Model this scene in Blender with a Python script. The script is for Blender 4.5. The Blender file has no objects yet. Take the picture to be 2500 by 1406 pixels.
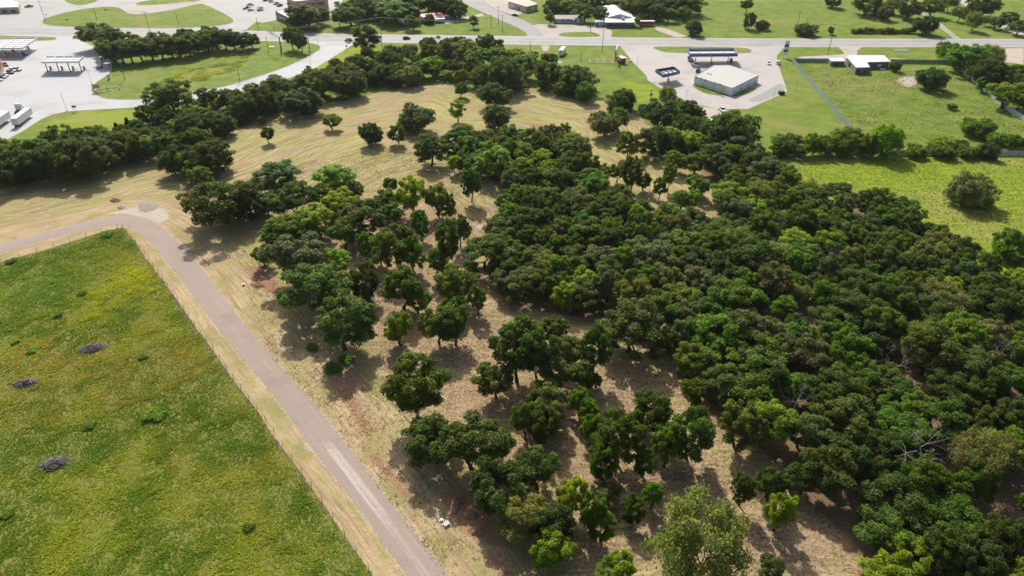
import bpy, bmesh, math, random
import numpy as np
from mathutils import Vector, Matrix
R = math.radians
random.seed(7)

# ------------------------------------------------------------------ camera, sky, sun, exposure
CAM_H, PITCH, FPX, CX, CY = 103.0, R(33.0), 1689.0, 1250.0, 703.0
SP, CP = math.sin(PITCH), math.cos(PITCH)
scene = bpy.context.scene
col = scene.collection
cam_data = bpy.data.cameras.new('camera')
cam_data.sensor_width = 36.0
cam_data.lens = 36.0 * FPX / 2500.0
cam_data.clip_start = 1.0
cam_data.clip_end = 20000.0
cam = bpy.data.objects.new('camera', cam_data)
cam.location = (0, 0, CAM_H)
cam.rotation_euler = (R(90) - PITCH, 0, 0)
col.objects.link(cam)
scene.camera = cam

SUN_AZ = R(-13.0)      # left of straight ahead
SUN_EL = R(41.0)
world = bpy.data.worlds.new('World')
scene.world = world
world.use_nodes = True
wn = world.node_tree.nodes
wn.clear()
sky = wn.new('ShaderNodeTexSky')
sky.sky_type = 'NISHITA'
sky.sun_disc = False
sky.sun_elevation = SUN_EL
sky.sun_rotation = SUN_AZ
sky.air_density = 0.7
sky.dust_density = 4.0
sky.ozone_density = 0.6
bg = wn.new('ShaderNodeBackground')
bg.inputs['Strength'].default_value = 0.13
wo = wn.new('ShaderNodeOutputWorld')
world.node_tree.links.new(sky.outputs[0], bg.inputs[0])
world.node_tree.links.new(bg.outputs[0], wo.inputs[0])
sd = bpy.data.lights.new('sun', 'SUN')
sd.energy = 4.6
sd.angle = R(0.6)
sd.color = (1.0, 0.95, 0.86)
sun = bpy.data.objects.new('sun', sd)
col.objects.link(sun)
sdir = Vector((math.sin(SUN_AZ) * math.cos(SUN_EL), math.cos(SUN_AZ) * math.cos(SUN_EL), math.sin(SUN_EL)))
sun.rotation_euler = sdir.to_track_quat('Z', 'Y').to_euler()
sun.location = sdir * 400
scene.view_settings.view_transform = 'Standard'
scene.view_settings.look = 'None'
scene.view_settings.gamma = 1.0
scene.view_settings.exposure = 0.12
HAZE = 0.00004
scene.cycles.volume_bounces = 0
scene.cycles.max_bounces = 6
scene.cycles.diffuse_bounces = 3
scene.cycles.transmission_bounces = 4
scene.cycles.transparent_max_bounces = 4

# ------------------------------------------------------------------ geometry helpers
def G(x, y, z=0.0):
    """point of the photograph (2500 x 1406) on the horizontal plane of height z"""
    a, b = (x - CX) / FPX, -(y - CY) / FPX
    d = (a, CP + b * SP, -SP + b * CP)
    t = (z - CAM_H) / d[2]
    return Vector((d[0] * t, d[1] * t, z))

def depth_at(Y, z):
    return Y * CP + (CAM_H - z) * SP

def GP(pts, z=0.0):
    return [G(x, y, z) for x, y in pts]

def smooth_closed(pts, n=3):
    """Chaikin corner cutting of a closed outline"""
    for _ in range(n):
        q = []
        for i in range(len(pts)):
            a, b = pts[i], pts[(i + 1) % len(pts)]
            q.append(a * 0.75 + b * 0.25)
            q.append(a * 0.25 + b * 0.75)
        pts = q
    return pts

def smooth_open(pts, n=3):
    for _ in range(n):
        q = [pts[0]]
        for a, b in zip(pts[:-1], pts[1:]):
            q.append(a * 0.75 + b * 0.25)
            q.append(a * 0.25 + b * 0.75)
        q.append(pts[-1])
        pts = q
    return pts

def sdf(px, py, poly):
    """signed distance (negative inside) of many points to a closed polygon"""
    P = np.array([(p[0], p[1]) for p in poly])
    d = np.full(px.shape, 1e18)
    inside = np.zeros(px.shape, bool)
    n = len(P)
    for i in range(n):
        ax, ay = P[i]
        bx, by = P[(i + 1) % n]
        ex, ey = bx - ax, by - ay
        wx, wy = px - ax, py - ay
        t = np.clip((wx * ex + wy * ey) / (ex * ex + ey * ey + 1e-12), 0, 1)
        dx, dy = wx - ex * t, wy - ey * t
        d = np.minimum(d, dx * dx + dy * dy)
        c = (ay <= py) != (by <= py)
        if abs(ey) > 1e-12:
            inside ^= c & (px < ax + (py - ay) * ex / ey)
    d = np.sqrt(d)
    return np.where(inside, -d, d)

def line_dist(px, py, pts):
    d = np.full(px.shape, 1e18)
    for a, b in zip(pts[:-1], pts[1:]):
        ex, ey = b[0] - a[0], b[1] - a[1]
        wx, wy = px - a[0], py - a[1]
        t = np.clip((wx * ex + wy * ey) / (ex * ex + ey * ey + 1e-12), 0, 1)
        d = np.minimum(d, (wx - ex * t) ** 2 + (wy - ey * t) ** 2)
    return np.sqrt(d)

class MB:
    """collects simple shapes, then becomes ONE mesh object"""
    def __init__(s):
        s.v, s.f = [], []
    def add(s, vs, fs):
        o = len(s.v)
        s.v += [tuple(p) for p in vs]
        s.f += [tuple(i + o for i in f) for f in fs]
        return s
    def box(s, cx, cy, cz, sx, sy, sz, rz=0.0, taper=1.0, tapery=None):
        ty = taper if tapery is None else tapery
        c, n = math.cos(rz), math.sin(rz)
        vs = []
        for k, (tx, tyy) in ((-1, (1, 1)), (1, (taper, ty))):
            for ux, uy in ((-1, -1), (1, -1), (1, 1), (-1, 1)):
                x, y = ux * sx / 2 * tx, uy * sy / 2 * tyy
                vs.append((cx + x * c - y * n, cy + x * n + y * c, cz + k * sz / 2))
        return s.add(vs, [(3, 2, 1, 0), (4, 5, 6, 7), (0, 1, 5, 4), (1, 2, 6, 5), (2, 3, 7, 6), (3, 0, 4, 7)])
    def prism(s, poly, z0, z1):
        n = len(poly)
        a = sum(poly[i][0] * poly[(i + 1) % n][1] - poly[(i + 1) % n][0] * poly[i][1] for i in range(n))
        if a < 0:
            poly = poly[::-1]
        vs = [(p[0], p[1], z0) for p in poly] + [(p[0], p[1], z1) for p in poly]
        fs = [tuple(range(n - 1, -1, -1)), tuple(range(n, 2 * n))]
        fs += [(i, (i + 1) % n, n + (i + 1) % n, n + i) for i in range(n)]
        return s.add(vs, fs)
    def sheet(s, poly, z):
        n = len(poly)
        a = sum(poly[i][0] * poly[(i + 1) % n][1] - poly[(i + 1) % n][0] * poly[i][1] for i in range(n))
        if a < 0:
            poly = poly[::-1]
        return s.add([(p[0], p[1], z) for p in poly], [tuple(range(n))])
    def ring(s, poly, w, z0, z1):
        """a kerb along a closed outline"""
        n = len(poly)
        a = sum(poly[i][0] * poly[(i + 1) % n][1] - poly[(i + 1) % n][0] * poly[i][1] for i in range(n))
        if a < 0:
            poly = poly[::-1]
        out = []
        for i in range(n):
            p0, p1, p2 = (Vector((q[0], q[1])) for q in (poly[i - 1], poly[i], poly[(i + 1) % n]))
            t = (p2 - p0)
            t = t.normalized() if t.length > 1e-6 else Vector((1, 0))
            out.append(Vector((p1.x + t.y * w, p1.y - t.x * w)))
        vs = []
        for i in range(n):
            vs += [(poly[i][0], poly[i][1], z0), (poly[i][0], poly[i][1], z1), (out[i].x, out[i].y, z1), (out[i].x, out[i].y, z0)]
        fs = []
        for i in range(n):
            a4, b4 = 4 * i, 4 * ((i + 1) % n)
            fs += [(a4 + 1, a4 + 2, b4 + 2, b4 + 1), (a4 + 2, a4 + 3, b4 + 3, b4 + 2), (a4, a4 + 1, b4 + 1, b4)]
        return s.add(vs, fs)
    def strip(s, pts, w, z, z1=None):
        """flat ribbon (or low wall when z1 is given) along an open line"""
        L, Rr = [], []
        for i, p in enumerate(pts):
            a, b = pts[max(0, i - 1)], pts[min(len(pts) - 1, i + 1)]
            t = Vector((b[0] - a[0], b[1] - a[1])).normalized()
            L.append((p[0] - t.y * w / 2, p[1] + t.x * w / 2))
            Rr.append((p[0] + t.y * w / 2, p[1] - t.x * w / 2))
        n = len(pts)
        vs = [(x, y, z) for x, y in L] + [(x, y, z) for x, y in Rr]
        fs = [(i, n + i, n + i + 1, i + 1) for i in range(n - 1)]
        if z1 is not None:
            vs += [(x, y, z1) for x, y in L] + [(x, y, z1) for x, y in Rr]
            fs = [(2 * n + i, 3 * n + i, 3 * n + i + 1, 2 * n + i + 1) for i in range(n - 1)]
            fs += [(i + 1, i, 2 * n + i, 2 * n + i + 1) for i in range(n - 1)]
            fs += [(n + i, n + i + 1, 3 * n + i + 1, 3 * n + i) for i in range(n - 1)]
        return s.add(vs, fs)
    def tube(s, p0, p1, r0, r1=None, n=6, cap=True):
        r1 = r0 if r1 is None else r1
        p0, p1 = Vector(p0), Vector(p1)
        d = (p1 - p0)
        d = d.normalized() if d.length > 1e-9 else Vector((0, 0, 1))
        u = d.orthogonal().normalized()
        w = d.cross(u)
        vs = []
        for p, r in ((p0, r0), (p1, r1)):
            for k in range(n):
                a = 2 * math.pi * k / n
                vs.append(p + u * (r * math.cos(a)) + w * (r * math.sin(a)))
        fs = [(k, (k + 1) % n, n + (k + 1) % n, n + k) for k in range(n)]
        if cap:
            fs += [tuple(range(n - 1, -1, -1)), tuple(range(n, 2 * n))]
        return s.add(vs, fs)
    def loft(s, secs):
        """closed sections with the same number of points, joined and capped"""
        n = len(secs[0])
        vs = [p for q in secs for p in q]
        fs = []
        for i in range(len(secs) - 1):
            for k in range(n):
                fs.append((i * n + k, i * n + (k + 1) % n, (i + 1) * n + (k + 1) % n, (i + 1) * n + k))
        fs += [tuple(range(n - 1, -1, -1)), tuple((len(secs) - 1) * n + k for k in range(n))]
        return s.add(vs, fs)
    def mesh(s, name, mat, smooth=False):
        me = bpy.data.meshes.new(name)
        me.from_pydata(s.v, [], s.f)
        me.update()
        if mat is not None:
            me.materials.append(mat)
        if smooth:
            me.polygons.foreach_set('use_smooth', [True] * len(me.polygons))
        return me
    def build(s, name, mat, parent=None, smooth=False):
        return link(name, s.mesh(name, mat, smooth), parent)

def link(name, data, parent=None):
    o = bpy.data.objects.new(name, data)
    col.objects.link(o)
    if parent is not None:
        o.parent = parent
    return o

def tag(o, label=None, cat=None, group=None, kind=None):
    if label: o['label'] = label
    if cat: o['category'] = cat
    if group: o['group'] = group
    if kind: o['kind'] = kind
    return o

def thing(name, label, cat, loc=(0, 0, 0), rz=0.0, group=None):
    o = link(name, None)
    o.location = loc
    o.rotation_euler = (0, 0, rz)
    return tag(o, label, cat, group)

def copy_tree(o, parent=None):
    c = o.copy()
    col.objects.link(c)
    c.parent = parent
    for ch in o.children:
        copy_tree(ch, c)
    return c

def struct(name, mb, mat, parent=None):
    o = mb.build(name, mat, parent)
    if parent is None:
        o['kind'] = 'structure'
    return o

def heading(p, q):
    """ground point and direction from two points of the photograph"""
    a, b = G(*p), G(*q)
    return (a + b) / 2, math.atan2(b.y - a.y, b.x - a.x)

# ------------------------------------------------------------------ materials
class NT:
    def __init__(s, name):
        s.m = bpy.data.materials.new(name)
        s.m.use_nodes = True
        s.t = s.m.node_tree
        s.t.nodes.clear()
    def n(s, kind, ins=None, **kw):
        nd = s.t.nodes.new('ShaderNode' + kind)
        for k, v in kw.items():
            setattr(nd, k, v)
        for k, v in (ins or {}).items():
            s.put(nd.inputs[k], v)
        return nd
    def put(s, sock, v):
        if isinstance(v, bpy.types.NodeSocket):
            s.t.links.new(v, sock)
        elif isinstance(v, bpy.types.Node):
            s.t.links.new(v.outputs[0], sock)
        else:
            if sock.type == 'RGBA' and len(v) == 3:
                v = (*v, 1.0)
            sock.default_value = v
    def math(s, op, a, b=0.0, c=0.0, clamp=False):
        nd = s.n('Math', operation=op, use_clamp=clamp)
        for i, v in enumerate((a, b, c)):
            s.put(nd.inputs[i], v)
        return nd.outputs[0]
    def mix(s, f, a, b, blend='MIX'):
        nd = s.n('Mix', data_type='RGBA', blend_type=blend)
        s.put(nd.inputs[0], f)
        s.put(nd.inputs[6], a)
        s.put(nd.inputs[7], b)
        return nd.outputs[2]
    def noise(s, vec, scale, detail=3.0, rough=0.55, dist=0.0):
        nd = s.n('TexNoise', {'Scale': scale, 'Detail': detail, 'Roughness': rough, 'Distortion': dist})
        s.put(nd.inputs['Vector'], vec)
        return nd.outputs[0]
    def step(s, v, lo, hi, a=0.0, b=1.0):
        nd = s.n('MapRange', interpolation_type='SMOOTHSTEP')
        for i, x in enumerate((v, lo, hi, a, b)):
            s.put(nd.inputs[i], x)
        return nd.outputs[0]
    def scale(s, vec, xyz):
        nd = s.n('VectorMath', operation='MULTIPLY')
        s.put(nd.inputs[0], vec)
        nd.inputs[1].default_value = xyz
        return nd.outputs[0]
    def combine(s, x, y, z):
        nd = s.n('CombineXYZ')
        for i, v in enumerate((x, y, z)):
            s.put(nd.inputs[i], v)
        return nd.outputs[0]
    def out(s, bsdf):
        o = s.n('OutputMaterial')
        s.t.links.new(bsdf, o.inputs[0])
        return s.m
    def principled(s, color, rough=0.8, metal=0.0, spec=0.3, bump=None, dist=0.05, strength=0.6):
        p = s.n('BsdfPrincipled')
        s.put(p.inputs['Base Color'], color)
        s.put(p.inputs['Roughness'], rough)
        p.inputs['Metallic'].default_value = metal
        p.inputs['Specular IOR Level'].default_value = spec
        if bump is not None:
            b = s.n('Bump', {'Height': bump, 'Distance': dist, 'Strength': strength})
            s.t.links.new(b.outputs[0], p.inputs['Normal'])
        return s.out(p.outputs[0])

MATS = {}
def plain(name, c, rough=0.6, metal=0.0, spec=0.4, var=0.12, scale=1.2):
    """a painted or weathered surface: base colour with slight blotches"""
    if name in MATS:
        return MATS[name]
    t = NT(name)
    geo = t.n('TexCoord')
    f = t.noise(geo.outputs['Object'], scale, 4.0, 0.6)
    lo, hi = tuple(v * (1 - var) for v in c), tuple(min(1, v * (1 + var)) for v in c)
    MATS[name] = t.principled(t.mix(f, lo, hi), rough, metal, spec)
    return MATS[name]

def ground_lawn(t, pos, nL, nM, nS):
    base = t.mix(t.step(nM, .3, .7), (.11, .18, .022), (.195, .25, .042))
    base = t.mix(t.math('MULTIPLY', t.step(nL, .48, .68), .5), base, (.28, .25, .085))
    return t.mix(t.math('MULTIPLY', t.step(nS, .45, .75), .35), base, (.09, .12, .025))

def make_lawn_mat():
    t = NT('lawn')
    pos = t.n('NewGeometry').outputs['Position']
    nL, nM, nS = t.noise(pos, .035, 3), t.noise(pos, .16, 4, .6), t.noise(pos, 1.1, 4, .65)
    return t.principled(ground_lawn(t, pos, nL, nM, nS), .9, 0, .1, bump=nS, dist=.25, strength=.5)

def make_ground_mat():
    t = NT('ground_cover')
    pos = t.n('NewGeometry').outputs['Position']
    A = t.n('SeparateColor', {0: t.n('Attribute', attribute_name='cover_a').outputs['Color']})
    B = t.n('SeparateColor', {0: t.n('Attribute', attribute_name='cover_b').outputs['Color']})
    straw_m, dirt_m, pale_m = A.outputs
    litter_m, lush_m, meadow_m = B.outputs
    track = t.n('Attribute', attribute_name='track').outputs['Fac']
    near = t.n('Attribute', attribute_name='verge').outputs['Fac']
    nL, nM, nS = t.noise(pos, .022, 3), t.noise(pos, .13, 4, .6), t.noise(pos, .9, 4, .65)
    nF = t.noise(pos, 3.2, 3, .7)
    sep = t.n('SeparateXYZ', {0: pos})
    # lawn and pasture
    lawn = ground_lawn(t, pos, nL, nM, nS)
    furrow = t.noise(t.scale(pos, (.09, .75, 1)), 1.0, 4, .65)
    lush = t.mix(t.step(furrow, .3, .68), (.155, .225, .014), (.265, .32, .026))
    lush = t.mix(t.math('MULTIPLY', t.step(nL, .52, .7), .7), lush, (.30, .28, .09))
    c = t.mix(t.step(t.math('ADD', lush_m, t.math('MULTIPLY', t.math('SUBTRACT', nM, .5), .9)), .3, .7), lawn, lush)
    # mown straw: windrows follow the mower's rounds (track = distance to the edge of the field)
    wob = t.math('ADD', track, t.math('MULTIPLY', t.noise(pos, .11, 3), t.math('SUBTRACT', 5.0, t.math('MULTIPLY', near, 4.2))))
    sv = t.combine(t.math('MULTIPLY', wob, 1.25), t.math('MULTIPLY', sep.outputs[0], .07), t.math('MULTIPLY', sep.outputs[1], .07))
    streak = t.noise(sv, 1.0, 4, .7, .6)
    sv2 = t.combine(t.math('MULTIPLY', wob, 3.6), t.math('MULTIPLY', sep.outputs[0], .35), t.math('MULTIPLY', sep.outputs[1], .35))
    streak2 = t.noise(sv2, 1.0, 3, .7, 1.2)
    nG = t.noise(pos, 1.7, 3, .75)
    grove = t.step(litter_m, .12, .42)
    sw = t.math('ADD', t.math('MULTIPLY', streak, t.math('SUBTRACT', .5, t.math('MULTIPLY', grove, .22))), t.math('ADD', t.math('MULTIPLY', streak2, .25), t.math('MULTIPLY', nG, t.math('ADD', .4, t.math('MULTIPLY', grove, .22)))))
    straw = t.mix(t.step(sw, .46, .72), (.215, .165, .082), (.54, .44, .25))
    straw = t.mix(t.math('MULTIPLY', grove, .8), straw, t.mix(t.step(sw, .45, .7), (.15, .092, .056), (.52, .365, .235)))
    green = t.mix(t.step(streak, .35, .62), (.215, .2, .066), (.41, .36, .155))
    gm = t.math('MULTIPLY', t.math('SUBTRACT', 1.0, t.math('MULTIPLY', grove, .75)), t.step(t.math('ADD', nM, t.math('MULTIPLY', t.math('SUBTRACT', nL, .5), .9)), .38, .56))
    straw = t.mix(gm, straw, green)
    brown = t.mix(nF, (.26, .17, .1), (.42, .29, .19))
    straw = t.mix(t.math('MULTIPLY', t.step(t.noise(pos, .06, 4, .6), .53, .68), .55), straw, brown)
    rut = t.mix(t.step(t.math('ADD', t.math('MULTIPLY', streak, .8), t.math('MULTIPLY', nF, .2)), .36, .66), (.3, .2, .115), (.62, .49, .3))
    straw = t.mix(t.math('MULTIPLY', t.step(near, .1, .6), .8), straw, rut)
    sm = t.step(t.math('ADD', straw_m, t.math('MULTIPLY', t.math('SUBTRACT', nM, .5), .8)), .42, .58)
    c = t.mix(sm, c, straw)
    # green growth in the road verges, running along the road
    vg = t.math('MULTIPLY', near, t.step(t.math('ADD', t.math('MULTIPLY', streak, .75), t.math('MULTIPLY', nM, .5)), .62, .72))
    c = t.mix(t.math('MULTIPLY', vg, .8), c, t.mix(nF, (.16, .195, .035), (.29, .285, .08)))
    # leaf litter under the wood
    lit = t.mix(nF, (.09, .06, .036), (.26, .175, .11))
    c = t.mix(t.math('MULTIPLY', t.step(t.math('ADD', litter_m, t.math('MULTIPLY', t.math('SUBTRACT', nM, .5), .6)), .42, .68), .85), c, lit)
    # bare red earth
    red = t.mix(nS, (.24, .125, .07), (.40, .245, .155))
    c = t.mix(t.step(t.math('ADD', dirt_m, t.math('MULTIPLY', t.math('SUBTRACT', nS, .5), 1.0)), .38, .62), c, red)
    # caliche and gravel
    pal = t.mix(t.math('ADD', t.math('MULTIPLY', nF, .6), t.math('MULTIPLY', nM, .5)), (.3, .25, .2), (.6, .53, .45))
    c = t.mix(t.step(t.math('ADD', pale_m, t.math('ADD', t.math('MULTIPLY', t.math('SUBTRACT', nS, .5), .6), t.math('MULTIPLY', t.math('SUBTRACT', nF, .5), 1.0))), .38, .66), c, pal)
    # soil below the tall grass
    c = t.mix(t.step(t.math('ADD', meadow_m, t.math('MULTIPLY', t.math('SUBTRACT', nS, .5), .3)), .4, .6), c, t.mix(nS, (.13, .15, .03), (.22, .21, .05)))
    h = t.math('ADD', t.math('MULTIPLY', nF, .5), t.math('ADD', nS, t.math('MULTIPLY', streak2, .25)))
    return t.principled(c, .92, 0, .1, bump=h, dist=.22, strength=.75)

def make_paving(name, lo, hi, joint=None, stain=.25, rough=.8):
    t = NT(name)
    pos = t.n('NewGeometry').outputs['Position']
    n1, n2, n3 = t.noise(pos, .05, 4, .6), t.noise(pos, .5, 4, .65), t.noise(pos, 6, 2, .6)
    c = t.mix(t.math('ADD', t.math('MULTIPLY', n2, .5), t.math('MULTIPLY', n3, .5)), lo, hi)
    c = t.mix(t.math('MULTIPLY', t.step(n1, .5, .66), stain), c, tuple(v * .62 for v in lo))
    if joint:
        br = t.n('TexBrick', {'Scale': 1.0, 'Mortar Size': .05, 'Brick Width': joint, 'Row Height': joint, 'Mortar Smooth': .2})
        br.offset = 0.0
        t.put(br.inputs['Vector'], pos)
        c = t.mix(t.math('MULTIPLY', br.outputs['Fac'], .3), c, tuple(v * .5 for v in lo))
    return t.principled(c, rough, 0, .25, bump=n3, dist=.01, strength=.4)

def make_chip_road():
    """dusty brown chip seal with pale wheel tracks along its length (uv: u across, v along in metres)"""
    t = NT('chip_seal')
    pos = t.n('NewGeometry').outputs['Position']
    uv = t.n('UVMap', uv_map='road').outputs[0]
    s = t.n('SeparateXYZ', {0: uv})
    u, v = s.outputs[0], s.outputs[1]
    n1, n2, n3 = t.noise(pos, .12, 4), t.noise(pos, 1.1, 4, .7), t.noise(pos, 7, 2)
    st = t.noise(t.combine(t.math('MULTIPLY', u, 14), t.math('MULTIPLY', v, .05), 0), 1.0, 4, .7)
    c = t.mix(t.math('ADD', t.math('MULTIPLY', n3, .5), t.math('MULTIPLY', n2, .5)), (.265, .208, .172), (.375, .305, .255))
    c = t.mix(t.math('MULTIPLY', t.step(st, .5, .72), .5), c, (.44, .37, .315))
    c = t.mix(t.math('MULTIPLY', t.step(n1, .55, .7), .3), c, (.225, .18, .15))
    # chalky dust laid down on the newest stretch, thick between the wheel paths
    band = t.math('MULTIPLY', t.step(u, .3, .38), t.step(u, .7, .6))
    along = t.math('MULTIPLY', t.step(v, 93, 99), t.math('SUBTRACT', 1.0, t.math('MULTIPLY', t.step(v, 112, 126), .75)))
    dust = t.math('MULTIPLY', t.math('MULTIPLY', band, along), t.step(t.math('ADD', st, t.math('MULTIPLY', n2, .5)), .55, .85))
    c = t.mix(t.math('MULTIPLY', dust, .62), c, (.58, .53, .49))
    return t.principled(c, .85, 0, .25, bump=n3, dist=.015, strength=.5)

def make_leaf_mat():
    t = NT('foliage')
    oc = t.n('ObjectInfo').outputs['Color']
    at = t.n('Attribute', attribute_name='leaf').outputs['Color']
    c = t.mix(1.0, oc, at, 'MULTIPLY')
    p = t.n('BsdfPrincipled', {'Roughness': .55, 'Specular IOR Level': .25})
    t.put(p.inputs['Base Color'], c)
    tr = t.n('BsdfTranslucent')
    t.put(tr.inputs['Color'], t.mix(1.0, c, (1.5, 1.6, .7), 'MULTIPLY'))
    m = t.n('MixShader')
    m.inputs[0].default_value = .48
    t.t.links.new(p.outputs[0], m.inputs[1])
    t.t.links.new(tr.outputs[0], m.inputs[2])
    return t.out(m.outputs[0])

def make_bark(name, lo, hi):
    t = NT(name)
    tc = t.n('TexCoord').outputs['Object']
    n = t.noise(t.scale(tc, (3, 3, .8)), 2.0, 4, .7)
    return t.principled(t.mix(n, lo, hi), .9, 0, .15, bump=n, dist=.05)

def make_grass_mat(name='meadow_grass'):
    t = NT(name)
    at = t.n('Attribute', attribute_name='leaf').outputs['Color']
    d = t.n('BsdfPrincipled', {'Roughness': .6, 'Specular IOR Level': .2})
    t.put(d.inputs['Base Color'], at)
    tr = t.n('BsdfTranslucent')
    t.put(tr.inputs['Color'], at)
    m = t.n('MixShader')
    m.inputs[0].default_value = .45
    t.t.links.new(d.outputs[0], m.inputs[1])
    t.t.links.new(tr.outputs[0], m.inputs[2])
    return t.out(m.outputs[0])

M_LAWN, M_GROUND = make_lawn_mat(), make_ground_mat()
M_CONC = make_paving('concrete', (.39, .395, .405), (.49, .495, .505), joint=5.0, stain=.35)
M_CONC2 = make_paving('station_concrete', (.37, .345, .33), (.48, .45, .43), joint=5.0, stain=.35)
M_HWY = make_paving('highway_asphalt', (.33, .325, .32), (.42, .415, .405), stain=.25)
M_ROAD2 = make_paving('side_road_asphalt', (.25, .25, .25), (.34, .335, .33), stain=.2)
M_LANE = make_paving('worn_lane', (.27, .268, .265), (.37, .365, .36), stain=.3)
M_GRAVEL = make_paving('gravel', (.36, .325, .285), (.52, .475, .425), stain=.35, rough=.95)
M_CHIP = make_chip_road()
M_LEAF, M_GRASS = make_leaf_mat(), make_grass_mat()
M_BARK = make_bark('bark', (.045, .037, .03), (.11, .09, .075))
M_DEAD = make_bark('weathered_wood', (.22, .2, .185), (.42, .39, .37))
M_KERB = plain('kerb_concrete', (.55, .53, .5), .85)
M_PAINT = plain('road_paint', (.75, .74, .7), .6)
M_YELLOW = plain('yellow_paint', (.6, .42, .08), .6)
M_WHITE = plain('white_paint', (.78, .78, .77), .45)
M_WALL = plain('white_panel', (.7, .72, .74), .5)
M_ROOFW = plain('white_roof', (.62, .625, .62), .6, var=.06, scale=.4)
M_ROOFG = plain('pale_roof_membrane', (.44, .45, .42), .7, var=.07, scale=.3)
M_GLASS = plain('dark_glass', (.02, .025, .03), .08, spec=.6)
M_BLACK = plain('black_paint', (.018, .018, .02), .3, spec=.5)
M_RUBBER = plain('rubber', (.02, .02, .02), .9)
M_STEEL = plain('galvanised_steel', (.42, .43, .44), .45, .4)
M_GREY = plain('grey_paint', (.3, .3, .31), .5)
M_DARK = plain('dark_metal', (.06, .06, .065), .5)
M_BLUE = plain('blue_fascia', (.03, .13, .5), .4)
M_RED = plain('red_paint', (.38, .03, .035), .45)
M_WOOD = plain('pole_wood', (.11, .08, .06), .9, var=.3, scale=3)
M_TAN = plain('tan_stucco', (.5, .4, .3), .85)
M_BEIGE = plain('beige_metal', (.52, .47, .37), .6)
M_BLOCK = plain('grey_block', (.2, .19, .185), .9, var=.18)
M_FENCE = plain('green_sheet_metal', (.38, .48, .47), .5, var=.14)
M_FENCE2 = plain('galvanised_sheet', (.66, .67, .68), .5, var=.14)

# ------------------------------------------------------------------ the lie of the land (outlines in photograph pixels, turned into metres)
ROAD_L = [(-160, 662), (0, 619), (110, 585), (205, 563), (262, 552), (298, 549), (322, 555), (348, 574), (385, 611), (420, 653), (469, 718), (527, 795), (600, 882), (672, 969), (734, 1055), (766, 1100), (856, 1212), (920, 1299), (994, 1404), (1066, 1506)]
ROAD_R = [(-160, 640), (0, 597), (106, 568), (205, 542), (266, 529), (322, 525), (360, 533), (392, 551), (428, 585), (463, 619), (520, 692), (575, 764), (640, 845), (704, 915), (766, 984), (825, 1058), (907, 1166), (985, 1266), (1072, 1376), (1156, 1484)]
RL, RR = smooth_open(GP(ROAD_L), 2), smooth_open(GP(ROAD_R), 2)
ROAD_C = [(a + b) / 2 for a, b in zip(RL, RR)]
ROAD_POLY = RL + RR[::-1]
MEADOW_PX = [(300, 556), (330, 590), (353, 626), (400, 688), (448, 756), (507, 838), (571, 928), (635, 1012), (664, 1061), (713, 1123), (830, 1289), (907, 1402), (960, 1490), (-260, 1490), (-260, 715), (0, 640), (102, 613), (205, 580), (265, 562)]
MEADOW = GP(MEADOW_PX)
STRAW_PX = [(-260, 520), (0, 462), (180, 420), (300, 388), (400, 372), (470, 345), (560, 310), (680, 275), (850, 243), (1000, 212), (1100, 205), (1200, 235), (1290, 213), (1400, 245), (1480, 250), (1560, 285), (1610, 325), (1700, 370), (1790, 410), (1900, 470), (2100, 530), (2300, 640), (2450, 740), (2750, 860), (2750, 1500), (-300, 1500), (-300, 640)]
WOOD_PX = [(1110, 410), (1150, 360), (1320, 360), (1400, 360), (1435, 420), (1450, 490), (1540, 525), (1640, 545), (1750, 560), (1770, 470), (1690, 400), (1640, 350), (1740, 335), (1850, 400), (1900, 440), (1960, 470), (2100, 500), (2220, 545), (2290, 600), (2430, 700), (2500, 730), (2640, 790), (2640, 1470), (2140, 1470), (2105, 1390), (2070, 1310), (1985, 1255), (1955, 1180), (1880, 1115), (1830, 1075), (1740, 1010), (1665, 965), (1640, 870), (1560, 820), (1500, 790), (1340, 765), (1240, 745), (1195, 700), (1205, 640), (1215, 560), (1240, 480), (1230, 450)]
GROVE_PX = [(640, 520), (1230, 460), (1210, 640), (1250, 745), (1500, 790), (1650, 870), (1750, 1010), (1960, 1180), (2110, 1400), (2110, 1470), (1230, 1470), (1000, 1130), (900, 950), (700, 720), (600, 580)]
WOOD = GP(WOOD_PX)

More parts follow.
